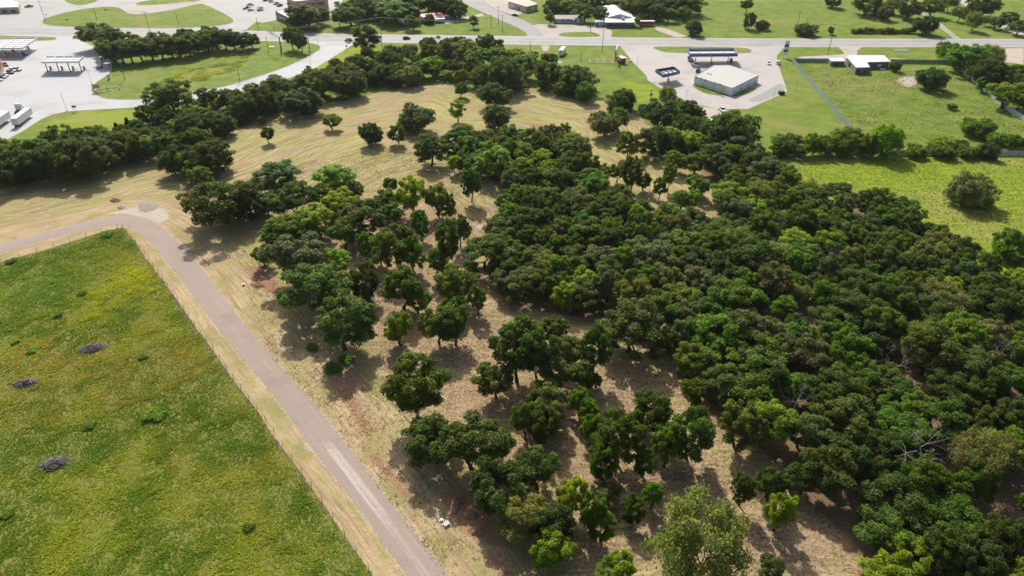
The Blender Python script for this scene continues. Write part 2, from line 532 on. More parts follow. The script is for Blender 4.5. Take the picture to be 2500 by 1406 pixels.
def build_ground():
    nx, ny = np.arange(-220, 220.1, .8), np.arange(40, 264.1, .8)
    fx, fy = np.arange(-500, 500.1, 1.6), np.arange(264, 640.1, 1.6)
    V, F = [], []
    base = 0
    for gx, gy in ((nx, ny), (fx, fy)):
        X, Y = np.meshgrid(gx, gy)
        V.append(np.stack([X.ravel(), Y.ravel(), np.zeros(X.size)], 1))
        w, h = len(gx), len(gy)
        i = (np.arange(h - 1)[:, None] * w + np.arange(w - 1)[None, :]).ravel() + base
        F.append(np.stack([i, i + 1, i + 1 + w, i + w], 1))
        base += X.size
    x1, y1 = nx[-1], ny[-1]
    fx1, fy1 = fx[-1], fy[-1]
    E = 9000.0
    extra = [(-E, -E), (E, -E), (E, ny[0]), (-E, ny[0]), (-E, y1), (nx[0], y1), (nx[0], ny[0]), (nx[-1], ny[0]), (nx[-1], y1), (E, y1), (fx[0], fy[0]), (fx[0], fy1), (fx1, fy[0]), (fx1, fy1), (-E, fy1), (E, fy1), (-E, E), (E, E)]
    V.append(np.array([(a, b, 0.0) for a, b in extra]))
    q = lambda *k: [base + i for i in k]
    F.append(np.array([q(0, 1, 2, 3), q(3, 6, 5, 4), q(7, 2, 9, 8), q(4, 10, 11, 14), q(12, 9, 15, 13), q(14, 15, 17, 16)]))
    V, F = np.concatenate(V), np.concatenate(F)
    me = bpy.data.meshes.new('ground')
    me.vertices.add(len(V)); me.vertices.foreach_set('co', V.ravel())
    me.loops.add(F.size); me.loops.foreach_set('vertex_index', F.ravel().astype(np.int32))
    me.polygons.add(len(F))
    me.polygons.foreach_set('loop_start', np.arange(0, F.size, 4, dtype=np.int32))
    me.update(calc_edges=True)
    px, py = V[:, 0], V[:, 1]
    far = (np.abs(px) > 520) | (py > 660) | (py < 30)
    def mask(polys, soft):
        m = np.zeros(len(px))
        for p in polys:
            d = sdf(px, py, GP(p))
            m = np.maximum(m, np.clip(.5 - d / soft, 0, 1))
        m[far] = 0
        return m
    straw = mask([STRAW_PX], 10)
    dirt = mask([[(600, 655), (640, 650), (690, 700), (672, 722), (630, 700)],
                 [(800, 930), (835, 905), (880, 925), (862, 960), (880, 1000), (915, 1060), (890, 1060), (845, 985)],
                 [(1065, 1200), (1130, 1190), (1170, 1230), (1230, 1290), (1260, 1340), (1180, 1330), (1110, 1275)],
                 [(470, 440), (500, 470), (480, 500), (430, 480)],
                 [(1180, 1320), (1240, 1380), (1270, 1406), (1230, 1420)],
                 [(690, 600), (650, 640), (610, 625), (640, 600)], [(675, 235), (720, 262), (740, 262), (700, 240)],
                 [(880, 1080), (930, 1120), (1010, 1210), (990, 1215), (905, 1120)], [(1290, 300), (1340, 305), (1345, 335), (1300, 330)]], 5)
    pale = mask([[(255, 523), (300, 512), (360, 500), (400, 510), (415, 530), (395, 545), (350, 530), (310, 523)],
                 [(2188, 198), (2200, 190), (2230, 184), (2245, 200), (2220, 214), (2205, 210)],
                 [(1690, 252), (1720, 262), (1780, 270), (1765, 290), (1730, 300), (1705, 275)],
                 [(1950, 140), (2065, 133), (2070, 142), (1950, 146)], [(2170, 142), (2210, 145), (2200, 150)],
                 [(1318, 112), (1342, 112), (1338, 125), (1328, 126)], [(1590, 63), (1625, 70), (1680, 90), (1650, 92), (1605, 76)],
                 [(2420, 120), (2500, 118), (2500, 158), (2450, 152)],
                 [(545, 935), (575, 935), (580, 945), (555, 948)], [(165, 932), (190, 930), (188, 940), (170, 942)],
                 [(680, 838), (697, 838), (695, 852), (682, 852)], [(745, 1085), (768, 1080), (775, 1105), (755, 1100)],
                 [(470, 640), (490, 640), (500, 665), (480, 662)], [(1160, 550), (1180, 548), (1182, 560), (1165, 562)]], 4)
    dr = sdf(px, py, ROAD_POLY)
    pale = np.maximum(pale, np.clip(.64 - np.abs(dr - .1) / 2.0, 0, 1))
    ditch = line_dist(px, py, GP([(620, 690), (700, 795), (800, 925), (880, 1010), (990, 1165), (1120, 1310), (1200, 1406)]))
    dirt = np.maximum(dirt, np.clip(.42 - ditch / 9.0, 0, 1))
    dm = sdf(px, py, MEADOW)
    pale = np.maximum(pale, np.clip(.44 - np.abs(dm - .3) / 3.0, 0, 1) * (py < 200))
    litter = np.maximum(mask([WOOD_PX], 8), mask([GROVE_PX], 20) * .36)
    lush = mask([[(1950, 400), (2180, 388), (2500, 380), (2750, 390), (2750, 850), (2450, 730), (2290, 630), (2100, 520), (1900, 450)],
                 [(250, 235), (225, 215), (262, 185), (340, 210), (420, 200), (520, 215), (640, 190), (780, 120), (760, 108), (640, 150), (600, 195), (450, 232), (330, 243)],
                 [(640, 265), (700, 205), (870, 110), (930, 120), (800, 190)], [(100, 300), (220, 272), (345, 268), (350, 300), (150, 330)],
                 [(1500, 190), (1600, 215), (1650, 240), (1560, 250)], [(400, 190), (420, 170), (560, 140), (620, 125), (640, 150), (560, 190), (480, 205), (430, 205)]], 14)
    meadow = np.clip(.5 - dm / 1.2, 0, 1)
    meadow[far] = 0
    ds = -sdf(px, py, GP(STRAW_PX))
    verge = np.clip(1.15 - dr / 14.0, 0, 1) * (dr > -.5)
    track = np.where((dr < 15), dr * 1.6 + 300, ds)
    for nm, ch in (('cover_a', (straw, dirt, pale)), ('cover_b', (litter, lush, meadow))):
        at = me.attributes.new(nm, 'FLOAT_COLOR', 'POINT')
        at.data.foreach_set('color', np.stack([*ch, np.ones(len(px))], 1).ravel().astype(np.float32))
    for nm, v in (('track', track), ('verge', verge)):
        at = me.attributes.new(nm, 'FLOAT', 'POINT')
        at.data.foreach_set('value', v.astype(np.float32))
    me.materials.append(M_GROUND)
    tag(link('ground', me), kind='structure')
build_ground()

def build_road():
    n = len(RL)
    me = bpy.data.meshes.new('country_road')
    vs = []
    for a, b in zip(RL, RR):
        vs += [(a.x, a.y, .03), (a.x * .75 + b.x * .25, a.y * .75 + b.y * .25, .07), ((a.x + b.x) / 2, (a.y + b.y) / 2, .09), (a.x * .25 + b.x * .75, a.y * .25 + b.y * .75, .07), (b.x, b.y, .03)]
    fs = [(5 * i + k, 5 * i + k + 1, 5 * i + k + 6, 5 * i + k + 5) for i in range(n - 1) for k in range(4)]
    me.from_pydata(vs, [], fs)
    L = [0.0]
    for a, b in zip(ROAD_C[:-1], ROAD_C[1:]):
        L.append(L[-1] + (b - a).length)
    i0 = min(range(n), key=lambda i: (ROAD_C[i] - G(810, 1100)).length)
    uv = me.uv_layers.new(name='road')
    for p in me.polygons:
        for li in p.loop_indices:
            vi = me.loops[li].vertex_index
            uv.data[li].uv = ((vi % 5) / 4, L[vi // 5] - L[i0] + 97)
    me.materials.append(M_CHIP)
    o = link('country_road', me)
    o['kind'] = 'structure'
build_road()

# ------------------------------------------------------------------ highway, drives, lots, islands
HU = [(-420, 58), (-100, 66), (200, 69), (440, 72), (600, 75), (743, 82), (920, 85), (1240, 89), (1520, 92.5), (1860, 95), (2321, 96), (2560, 96), (2900, 96)]
HL = [(-420, 76), (-100, 85), (200, 90), (440, 95), (600, 99), (743, 104), (920, 105), (1240, 110), (1520, 113), (1860, 116), (2321, 116.5), (2560, 117), (2900, 117)]
hu, hl = smooth_open(GP(HU), 2), smooth_open(GP(HL), 2)
highway = struct('highway', MB().sheet(hu + hl[::-1], .05), M_HWY)
def across(f):
    return [a * (1 - f) + b * f for a, b in zip(hu, hl)]
def dashes(f, mat, w, on, off, name):
    pts = across(f)
    acc, L = 0.0, [0.0]
    for a, b in zip(pts[:-1], pts[1:]):
        acc += (b - a).length
        L.append(acc)
    def at(s):
        for i in range(len(L) - 1):
            if s <= L[i + 1]:
                k = (s - L[i]) / (L[i + 1] - L[i])
                return pts[i] * (1 - k) + pts[i + 1] * k
        return pts[-1]
    s, me = 0.0, None
    mid = 0.0
    while s < acc - on:
        a, b = at(s), at(s + on)
        if abs((a.x + b.x) / 2) < (a.y) * .92 + 20:
            MB().strip([a, b], w, .058).build(name, mat, highway)
        s += on + off
for f0, f1 in ((.12, .27), (.29, .45), (.55, .71), (.73, .88)):
    MB().sheet(across(f0) + across(f1)[::-1], .0535).build('driving_lane', M_LANE, highway)
for f in (.1, .9):
    MB().strip(across(f), .16, .056).build('edge_line', M_PAINT, highway)
for f in (.46, .54):
    MB().strip(across(f), .14, .056).build('centre_line', M_YELLOW, highway)
for f in (.28, .72):
    dashes(f, M_PAINT, .16, 4.0, 9.0, 'lane_dash')

struct('junction_paving', MB().sheet(GP([(-420, -60), (-420, 62), (-100, 68), (200, 71.5), (440, 74.5), (600, 77), (606, 69), (627, 54), (640, 57), (672, 51), (700, 48), (800, 44), (823, 26), (836, 5), (840, -60)]), .03), M_HWY)
truck_lot = struct('truck_stop_lot', MB().sheet(GP([(-420, 74), (-100, 83), (200, 88), (440, 93), (600, 97), (740, 102.5), (870, 104), (846, 120), (805, 146), (766, 169), (697, 194.6), (610, 218), (525, 239), (440, 252), (353, 262), (220, 269), (164, 273), (128, 280), (97, 294), (54, 322), (0, 350), (-260, 470)]), .035), M_CONC)
struct('side_road', MB().sheet(GP([(1088, -50), (1120, 5), (1176, 30), (1240, 58), (1264, 68), (1285, 82), (1287, 92), (1330, 92), (1318, 74), (1302, 63), (1277, 49), (1238, 36), (1190, 14), (1150, -50)]), .03), M_ROAD2)
struct('gravel_yard', MB().sheet(GP([(1300, 62), (1320, 60), (1400, 62), (1460, 63), (1492, 74), (1494, 84), (1490, 95), (1300, 92)]), .025), M_GRAVEL)
struct('gravel_apron', MB().sheet(GP([(1180, 8), (1150, -30), (1240, -30), (1243, 8), (1262, 22), (1283, 27), (1270, 36), (1246, 36), (1220, 27)]), .022), M_GRAVEL)
struct('house_drive', MB().sheet(GP([(1076, 58), (1090, 49), (1150, 40), (1176, 34), (1182, 40), (1120, 50), (1090, 60)]), .02), M_GRAVEL)
station_lot = struct('station_lot', MB().sheet(GP([(1512, 111), (1530, 133), (1551, 159), (1579, 187), (1581, 197), (1607, 214), (1645, 228), (1661, 241), (1694, 253), (1750, 267), (1827, 267), (1860, 252), (1921, 225), (1916, 205), (1898, 153), (1896, 138), (1909, 123), (1916, 113)]), .035), M_CONC2)
struct('yard_entry', MB().sheet(GP([(2044, 113), (2052, 122), (2062, 131), (2050, 137), (1960, 139), (1955, 144), (2066, 146), (2092, 137), (2093, 124), (2110, 113)]), .03), M_GRAVEL)
struct('cracked_asphalt_patch', MB().sheet(smooth_closed(GP([(1820, 246), (1870, 225), (1900, 205), (1912, 205), (1918, 223), (1880, 240), (1850, 252)]), 2), .041), M_ROAD2)
tr = smooth_open(GP([(2350, -20), (2345, 0), (2375, 20), (2395, 36), (2420, 48), (2450, 66), (2480, 80), (2520, 92), (2560, 98)]), 3)
struct('dirt_track', MB().strip(tr, 7.0, .02), M_GRAVEL)
for dx in (-1.1, 1.1):
    t2 = smooth_open([p + Vector((dx, 0, 0)) for p in GP([(2244, 24), (2262, 40), (2290, 58), (2312, 76), (2332, 92), (2340, 97)])], 3)
    struct('wheel_track', MB().strip(t2, 1.4, .02), M_GRAVEL)

def island(name, px, z=.12, kerb=True, sm=2, parent=None):
    pl = smooth_closed(GP(px), sm)
    o = struct(name, MB().sheet(pl, z), M_LAWN)
    if kerb:
        MB().ring(pl, .3, .0, z + .05).build('kerb', M_KERB, o)
    return o
island('lawn_island', [(100, 56), (106, 47), (165, 30), (225, 20), (285, 17), (305, 28), (325, 38), (375, 34), (430, 25), (482, 11), (500, 11), (576, 48), (562, 62), (440, 70.5), (330, 69.5), (200, 67.5), (118, 64)])
island('lawn_island', [(328, 11), (345, 5), (400, -3), (482, -6), (492, 2), (470, 5), (400, 12), (345, 15)])
island('lawn_island', [(152, -2), (242, -4), (238, 5), (200, 14), (185, 14), (165, 8)])
island('lawn_island', [(-80, 87), (0, 88), (90, 91), (135, 92), (141, 96), (125, 100), (60, 100), (-80, 100)])
island('lawn_island', [(200, 100), (212, 93), (240, 94), (400, 98), (620, 100.5), (700, 103), (759, 106), (780, 112), (784, 119), (764, 133), (723, 154), (664, 177), (600, 197), (558, 210), (468, 228), (358, 242), (333, 244), (258, 243), (235, 233), (220, 222), (230, 205), (264, 184), (276, 166), (270, 150), (256, 136), (238, 120), (216, 108)])
island('lawn_island', [(1592, 118), (1600, 114.8), (1814, 116.2), (1840, 125), (1826, 132), (1633, 130), (1610, 125)])
island('lawn_island', [(1362, 85), (1380, 80), (1440, 78), (1462, 84), (1468, 90), (1400, 92.5), (1366, 89)], kerb=False, z=.07)
island('lawn_strip', [(1690, 205), (1692, 213), (1722, 231), (1765, 234), (1788, 236), (1818, 234), (1846, 221), (1848, 212), (1786, 231), (1738, 216)], kerb=False, sm=1, z=.06)
dirtisl = MB().sheet(smooth_closed(GP([(300, 27), (325, 14), (400, 13), (470, 4), (484, 10), (430, 24), (375, 33), (330, 37), (310, 33)]), 2), .14).build('gravel_patch', M_GRAVEL, None)
dirtisl['kind'] = 'structure'

# ------------------------------------------------------------------ trees: one builder, about thirty grown individuals, copied and tinted
def leaf_mesh(name, P, N, size, shade, seed, aspect=1.35, tri=False):
    """many small bent leaf sprays as one mesh; P centres, N facing, shade per leaf"""
    rg = np.random.default_rng(seed)
    n = len(P)
    N = N / (np.linalg.norm(N, axis=1, keepdims=True) + 1e-9)
    h = rg.normal(size=(n, 3))
    U = np.cross(N, h); U /= np.linalg.norm(U, axis=1, keepdims=True) + 1e-9
    W = np.cross(N, U)
    s = (size * rg.uniform(.65, 1.35, n))[:, None]
    a, b = U * s * aspect * .5, W * s * .5
    c = N * s * .22
    V = np.stack([P - a - b * .55, P + a * .25 - b + c, P + a, P - a * .2 + b + c], 1).reshape(-1, 3)
    me = bpy.data.meshes.new(name)
    me.vertices.add(4 * n); me.vertices.foreach_set('co', V.ravel())
    me.loops.add(4 * n); me.loops.foreach_set('vertex_index', np.arange(4 * n, dtype=np.int32))
    me.polygons.add(n); me.polygons.foreach_set('loop_start', np.arange(0, 4 * n, 4, dtype=np.int32))
    me.update(calc_edges=True)
    at = me.attributes.new('leaf', 'FLOAT_COLOR', 'POINT')
    cc = np.repeat(np.concatenate([shade, np.ones((n, 1))], 1), 4, axis=0)
    at.data.foreach_set('color', cc.ravel().astype(np.float32))
    return me

def grow(kind, seed, Rc, Ht, cb, nclump, nleaf, leaf, crad, flat=.75, cone=False, wisp=False, dead=False, low=-.6):
    rg = np.random.default_rng(seed)
    rnd = random.Random(seed)
    zc, b = Ht * (1 + cb) / 2, Ht * (1 - cb) / 2
    # lobes make the outline uneven
    lob = rg.normal(size=(7, 3)); lob /= np.linalg.norm(lob, axis=1, keepdims=True)
    la = rg.uniform(-.5, .32, 7)
    C, CR = [], []
    tries = 0
    while len(C) < nclump and tries < 9000:
        tries += 1
        d = rg.normal(size=3); d /= np.linalg.norm(d)
        if d[2] < low or (d[2] < 0 and low > -.8 and rg.random() < .3):
            continue
        k = 1 + float(np.sum(la * np.clip(lob @ d, 0, 1) ** 3))
        rr = rg.uniform(.3, 1.0) ** .5 * k
        if cone:
            z = rg.uniform(cb, 1) * Ht
            w = (1 - (z / Ht - cb) / (1 - cb)) ** .8 * Rc * rg.uniform(.45, 1)
            a = rg.uniform(0, 2 * math.pi)
            p = np.array([math.cos(a) * w, math.sin(a) * w, z])
        else:
            p = np.array([d[0] * Rc * rr, d[1] * Rc * rr, zc + d[2] * b * rr])
        r = Rc * rg.uniform(*crad)
        if any(np.linalg.norm((p - q) * (1, 1, 1.25)) < .62 * (r + r2) / 1.0 * .85 for q, r2 in zip(C, CR)):
            continue
        C.append(p); CR.append(r)
    C, CR = np.array(C), np.array(CR)
    # keep the whole inside the nominal width and height
    ext = max(float(np.percentile(np.hypot(C[:, 0], C[:, 1]) + CR * .85, 84)), 1e-3)
    C[:, :2] *= Rc / ext
    C[:, 2] = np.minimum(C[:, 2], Ht - CR * flat * .7)
    # trunk and limbs
    mb = MB()
    tr0 = Ht * .021 + .07 if not cone else Ht * .018
    lean = np.array([rg.normal() * .05, rg.normal() * .05]) * Ht
    fork = max(Ht * (cb + .12), Ht * .24)
    nodes = []
    prev, pr = np.array([0, 0, -.15]), tr0 * 1.5
    K = 4
    for i in range(1, K + 1):
        f = i / K
        p = np.array([lean[0] * f + rg.normal() * .04 * Ht * .3, lean[1] * f + rg.normal() * .04 * Ht * .3, fork * f])
        r = tr0 * (1.25 - .45 * f)
        mb.tube(prev, p, pr, r, 7, cap=False)
        prev, pr = p, r
        if i >= K - 1:
            nodes.append((p, r))
    order = np.argsort(np.linalg.norm(C - prev, axis=1) * rg.uniform(.8, 1.2, len(C)))
    for ci in order:
        tgt = C[ci]
        best = min(nodes, key=lambda q: np.linalg.norm(q[0] - tgt) + (.7 * max(0, q[0][2] - tgt[2] + .3)) + (.15 * Ht * (q[1] < .03)))
        p0, r0 = best
        r = max(.028, min(r0 * .75, .012 * Ht * rg.uniform(.7, 1.2) + .012 * np.linalg.norm(tgt - p0)))
        mid = p0 * .5 + tgt * .5 + rg.normal(size=3) * .06 * np.linalg.norm(tgt - p0) + np.array([0, 0, .06 * np.linalg.norm(tgt - p0)])
        mb.tube(p0, mid, r, r * .75, 5, cap=False)
        mb.tube(mid, tgt, r * .75, r * .4, 5, cap=False)
        nodes += [(mid, r * .75), (tgt, r * .45)]
        if dead:
            base_d = (tgt - prev) / (np.linalg.norm(tgt - prev) + 1e-6)
            for _ in range(rnd.randint(3, 5)):
                dd = base_d + rg.normal(size=3) * .65; dd[2] += .25; dd /= np.linalg.norm(dd)
                e1 = tgt + dd * Rc * rg.uniform(.14, .32)
                mb.tube(tgt, e1, r * .38, r * .22, 4, cap=False)
                for _ in range(2):
                    d3 = dd + rg.normal(size=3) * .7; d3 /= np.linalg.norm(d3)
                    mb.tube(e1, e1 + d3 * Rc * rg.uniform(.08, .2), r * .22, r * .1, 3, cap=False)
    trunk = mb.mesh('trunk', M_DEAD if dead else M_BARK, True)
    crown = None
    if not dead:
        wgt = CR ** 2
        cnt = np.maximum(8, (wgt / wgt.sum() * nleaf)).astype(int)
        Ps, Ns, Sh = [], [], []
        for c, r, k in zip(C, CR, cnt):
            d = rg.normal(size=(k, 3)); d /= np.linalg.norm(d, axis=1, keepdims=True)
            low = d[:, 2] < -.25
            d[low, 2] *= np.where(rg.random(low.sum()) < .7, -1, 1)
            rad = r * rg.uniform(.3, 1.0, k) ** .45
            # smaller puffs on the clump's own surface
            bump = 1 + .16 * np.sin(d[:, 0] * 7 + c[0] * 3) * np.sin(d[:, 1] * 7 + c[1] * 3) + .1 * np.sin(d[:, 2] * 9)
            if wisp:
                bump *= rg.uniform(.7, 1.45, k)
            else:
                bump *= rg.uniform(.85, 1.22, k)
            P = c + d * (rad * bump)[:, None] * np.array([1, 1, flat])
            Nn = d * (.8 if not wisp else .4) + rg.normal(size=(k, 3)) * (.65 if not wisp else 1.0) + np.array([0, 0, .3])
            Ps.append(P); Ns.append(Nn)
            sh = rg.uniform(.6, 1.4, (k, 1)) * rg.uniform(.8, 1.2)
            hue = np.array([1 + rg.normal() * .07, 1.0, 1 - abs(rg.normal()) * .08])
            Sh.append(sh * hue[None, :] * np.array([1, 1, 1]))
        P, Nn, Sh = np.concatenate(Ps), np.concatenate(Ns), np.concatenate(Sh)
        P[:, 2] = np.maximum(P[:, 2], .05)
        crown = leaf_mesh('crown', P, Nn, leaf, np.clip(Sh, .3, 2), seed + 5, 1.35 if not wisp else 2.2)
        crown.materials.append(M_LEAF)
    return dict(trunk=trunk, crown=crown, R=Rc, H=Ht)

PROTO = {
    'O': [grow('O', 100 + i, 4.8, 10.0, .1 + .05 * (i % 3), 60 + 5 * (i % 4), 16500, .235, (.11, .26), low=-.85) for i in range(7)],
    'L': [grow('L', 200 + i, 5.0, 8.4, .03, 88, 17500, .225, (.13, .22), .85, low=-.95) for i in range(5)],
    'E': [grow('E', 300 + i, 3.8, 9.6, .1 + .03 * (i % 3), 58, 13000, .22, (.12, .27), .9, low=-.92) for i in range(6)],
    'M': [grow('M', 400 + i, 5.0, 7.6, .2, 60, 13000, .16, (.14, .25), .9, wisp=True, low=-.8) for i in range(3)],
    'B': [grow('B', 500 + i, 4.0, 6.0, .0, 80, 14500, .2, (.14, .23), .95, low=-1.0) for i in range(4)],
    'J': [grow('J', 600 + i, 1.7, 6.0, .03, 34, 4600, .18, (.18, .3), 1.0, cone=True) for i in range(2)],
    'S': [grow('S', 700 + i, 2.4, 1.7, .0, 26, 3000, .18, (.18, .3), .8, wisp=True) for i in range(3)],
    'D': [grow('D', 800 + i, 4.8, 9.0, .38, 20, 0, .3, (.16, .22), dead=True) for i in range(4)],
}
PROTO['G'], PROTO['Y'] = PROTO['O'], PROTO['E']
KIND = {   # object name, words for its look, category, crown colour
    'O': ('oak_tree', 'dark green oak', (.1, .155, .024)), 'G': ('oak_tree', 'greyish green oak', (.15, .185, .072)),
    'L': ('live_oak_tree', 'dense dark evergreen oak', (.078, .12, .025)), 'E': ('elm_tree', 'mid green elm', (.11, .2, .016)),
    'Y': ('elm_tree', 'vivid lime elm', (.2, .3, .02)), 'M': ('mesquite_tree', 'feathery pale green tree', (.2, .24, .1)),
    'B': ('round_bush', 'rounded dark bush', (.085, .12, .033)), 'J': ('juniper_tree', 'narrow dark juniper', (.055, .085, .028)),
    'S': ('shrub', 'low leafy shrub', (.11, .18, .03)), 'D': ('dead_tree', 'bare grey dead tree', (1, 1, 1)),
}
ORD = ['', 'first', 'second', 'third', 'fourth', 'fifth', 'sixth', 'seventh', 'eighth', 'ninth', 'tenth', 'eleventh', 'twelfth', 'thirteenth', 'fourteenth', 'fifteenth', 'sixteenth', 'seventeenth', 'eighteenth', 'nineteenth', 'twentieth', 'twenty-first', 'twenty-second', 'twenty-third', 'twenty-fourth', 'twenty-fifth', 'twenty-sixth', 'twenty-seventh', 'twenty-eighth', 'twenty-ninth', 'thirtieth']
TREES = []     # (ground x, ground y, width, height)
trnd = random.Random(11)

def put_tree(kind, x, y, w, h, label, group=None, proto=None, tint=1.0, shape=None):
    pr = (PROTO[kind][proto] if proto is not None else trnd.choice(PROTO[shape or kind]))
    name, _, c = KIND[kind]
    root = thing(name, label, 'bush' if kind in 'BS' else 'tree', (x, y, 0), trnd.uniform(0, 6.283), group)
    sx, sz = w / (2 * pr['R']), h / pr['H']
    root.scale = (sx, sx, sz)
    link('trunk', pr['trunk'], root)
    if pr['crown']:
        o = link('crown', pr['crown'], root)
        v = trnd.uniform(.74, 1.25) * tint
        o.color = (c[0] * v * trnd.uniform(.88, 1.22), c[1] * v, c[2] * v * trnd.uniform(.65, 1.25), 1)
    TREES.append((x, y, w, h))
    return root

def place(kind, mode, xc, yb, yt, w):
    """ground position, crown width and height from what the photograph shows of a tree"""
    if mode == 'T':                       # yb is where the trunk meets the ground
        Y = G(xc, yb).y
        h = 8.0
        for _ in range(4):
            W = w / FPX * depth_at(Y, .62 * h)
            u = -(yt - CY) / FPX
            ha = CAM_H - Y * (SP - u * CP) / (CP + u * SP)
            dl = math.atan2(CAM_H, Y)
            b, a = .34 * h, W / 2
            over = (math.sqrt((b * math.cos(dl)) ** 2 + (a * math.sin(dl)) ** 2) - b * math.cos(dl)) / math.cos(dl)
            h = max(2.0, ha - .75 * over)
        X = (xc - CX) / FPX * depth_at(Y, .62 * h)
    elif mode == 'B':                     # a mound of foliage down to the ground, box given
        ym = (yb + yt) / 2
        z = 2.0
        for _ in range(5):
            p = G(xc, ym, z)
            D = depth_at(p.y, z)
            W, S = w / FPX * D, (yb - yt) / FPX * D
            dl = math.atan2(CAM_H - z, p.y)
            a = W / 2
            b2 = max((S / 2) ** 2 - (a * math.sin(dl)) ** 2, (.45 * a * math.cos(dl)) ** 2)
            b = min(math.sqrt(b2) / math.cos(dl), 1.4 * a)
            z = b * .95
        X, Y, h = p.x, p.y, 2 * b * .97
    else:                                 # a crown among others, trunk hidden
        ym = (yb + yt) / 2
        h = 8.0
        for _ in range(5):
            p = G(xc, ym, .6 * h)
            W = w / FPX * depth_at(p.y, .6 * h)
            h = min(14.0 if W > 15 else 12.0, max(2.6, .62 * W + 3.6))
        X, Y = p.x, p.y
    W *= 1.12 if mode != 'T' else 1.08
    return X, Y, W, h

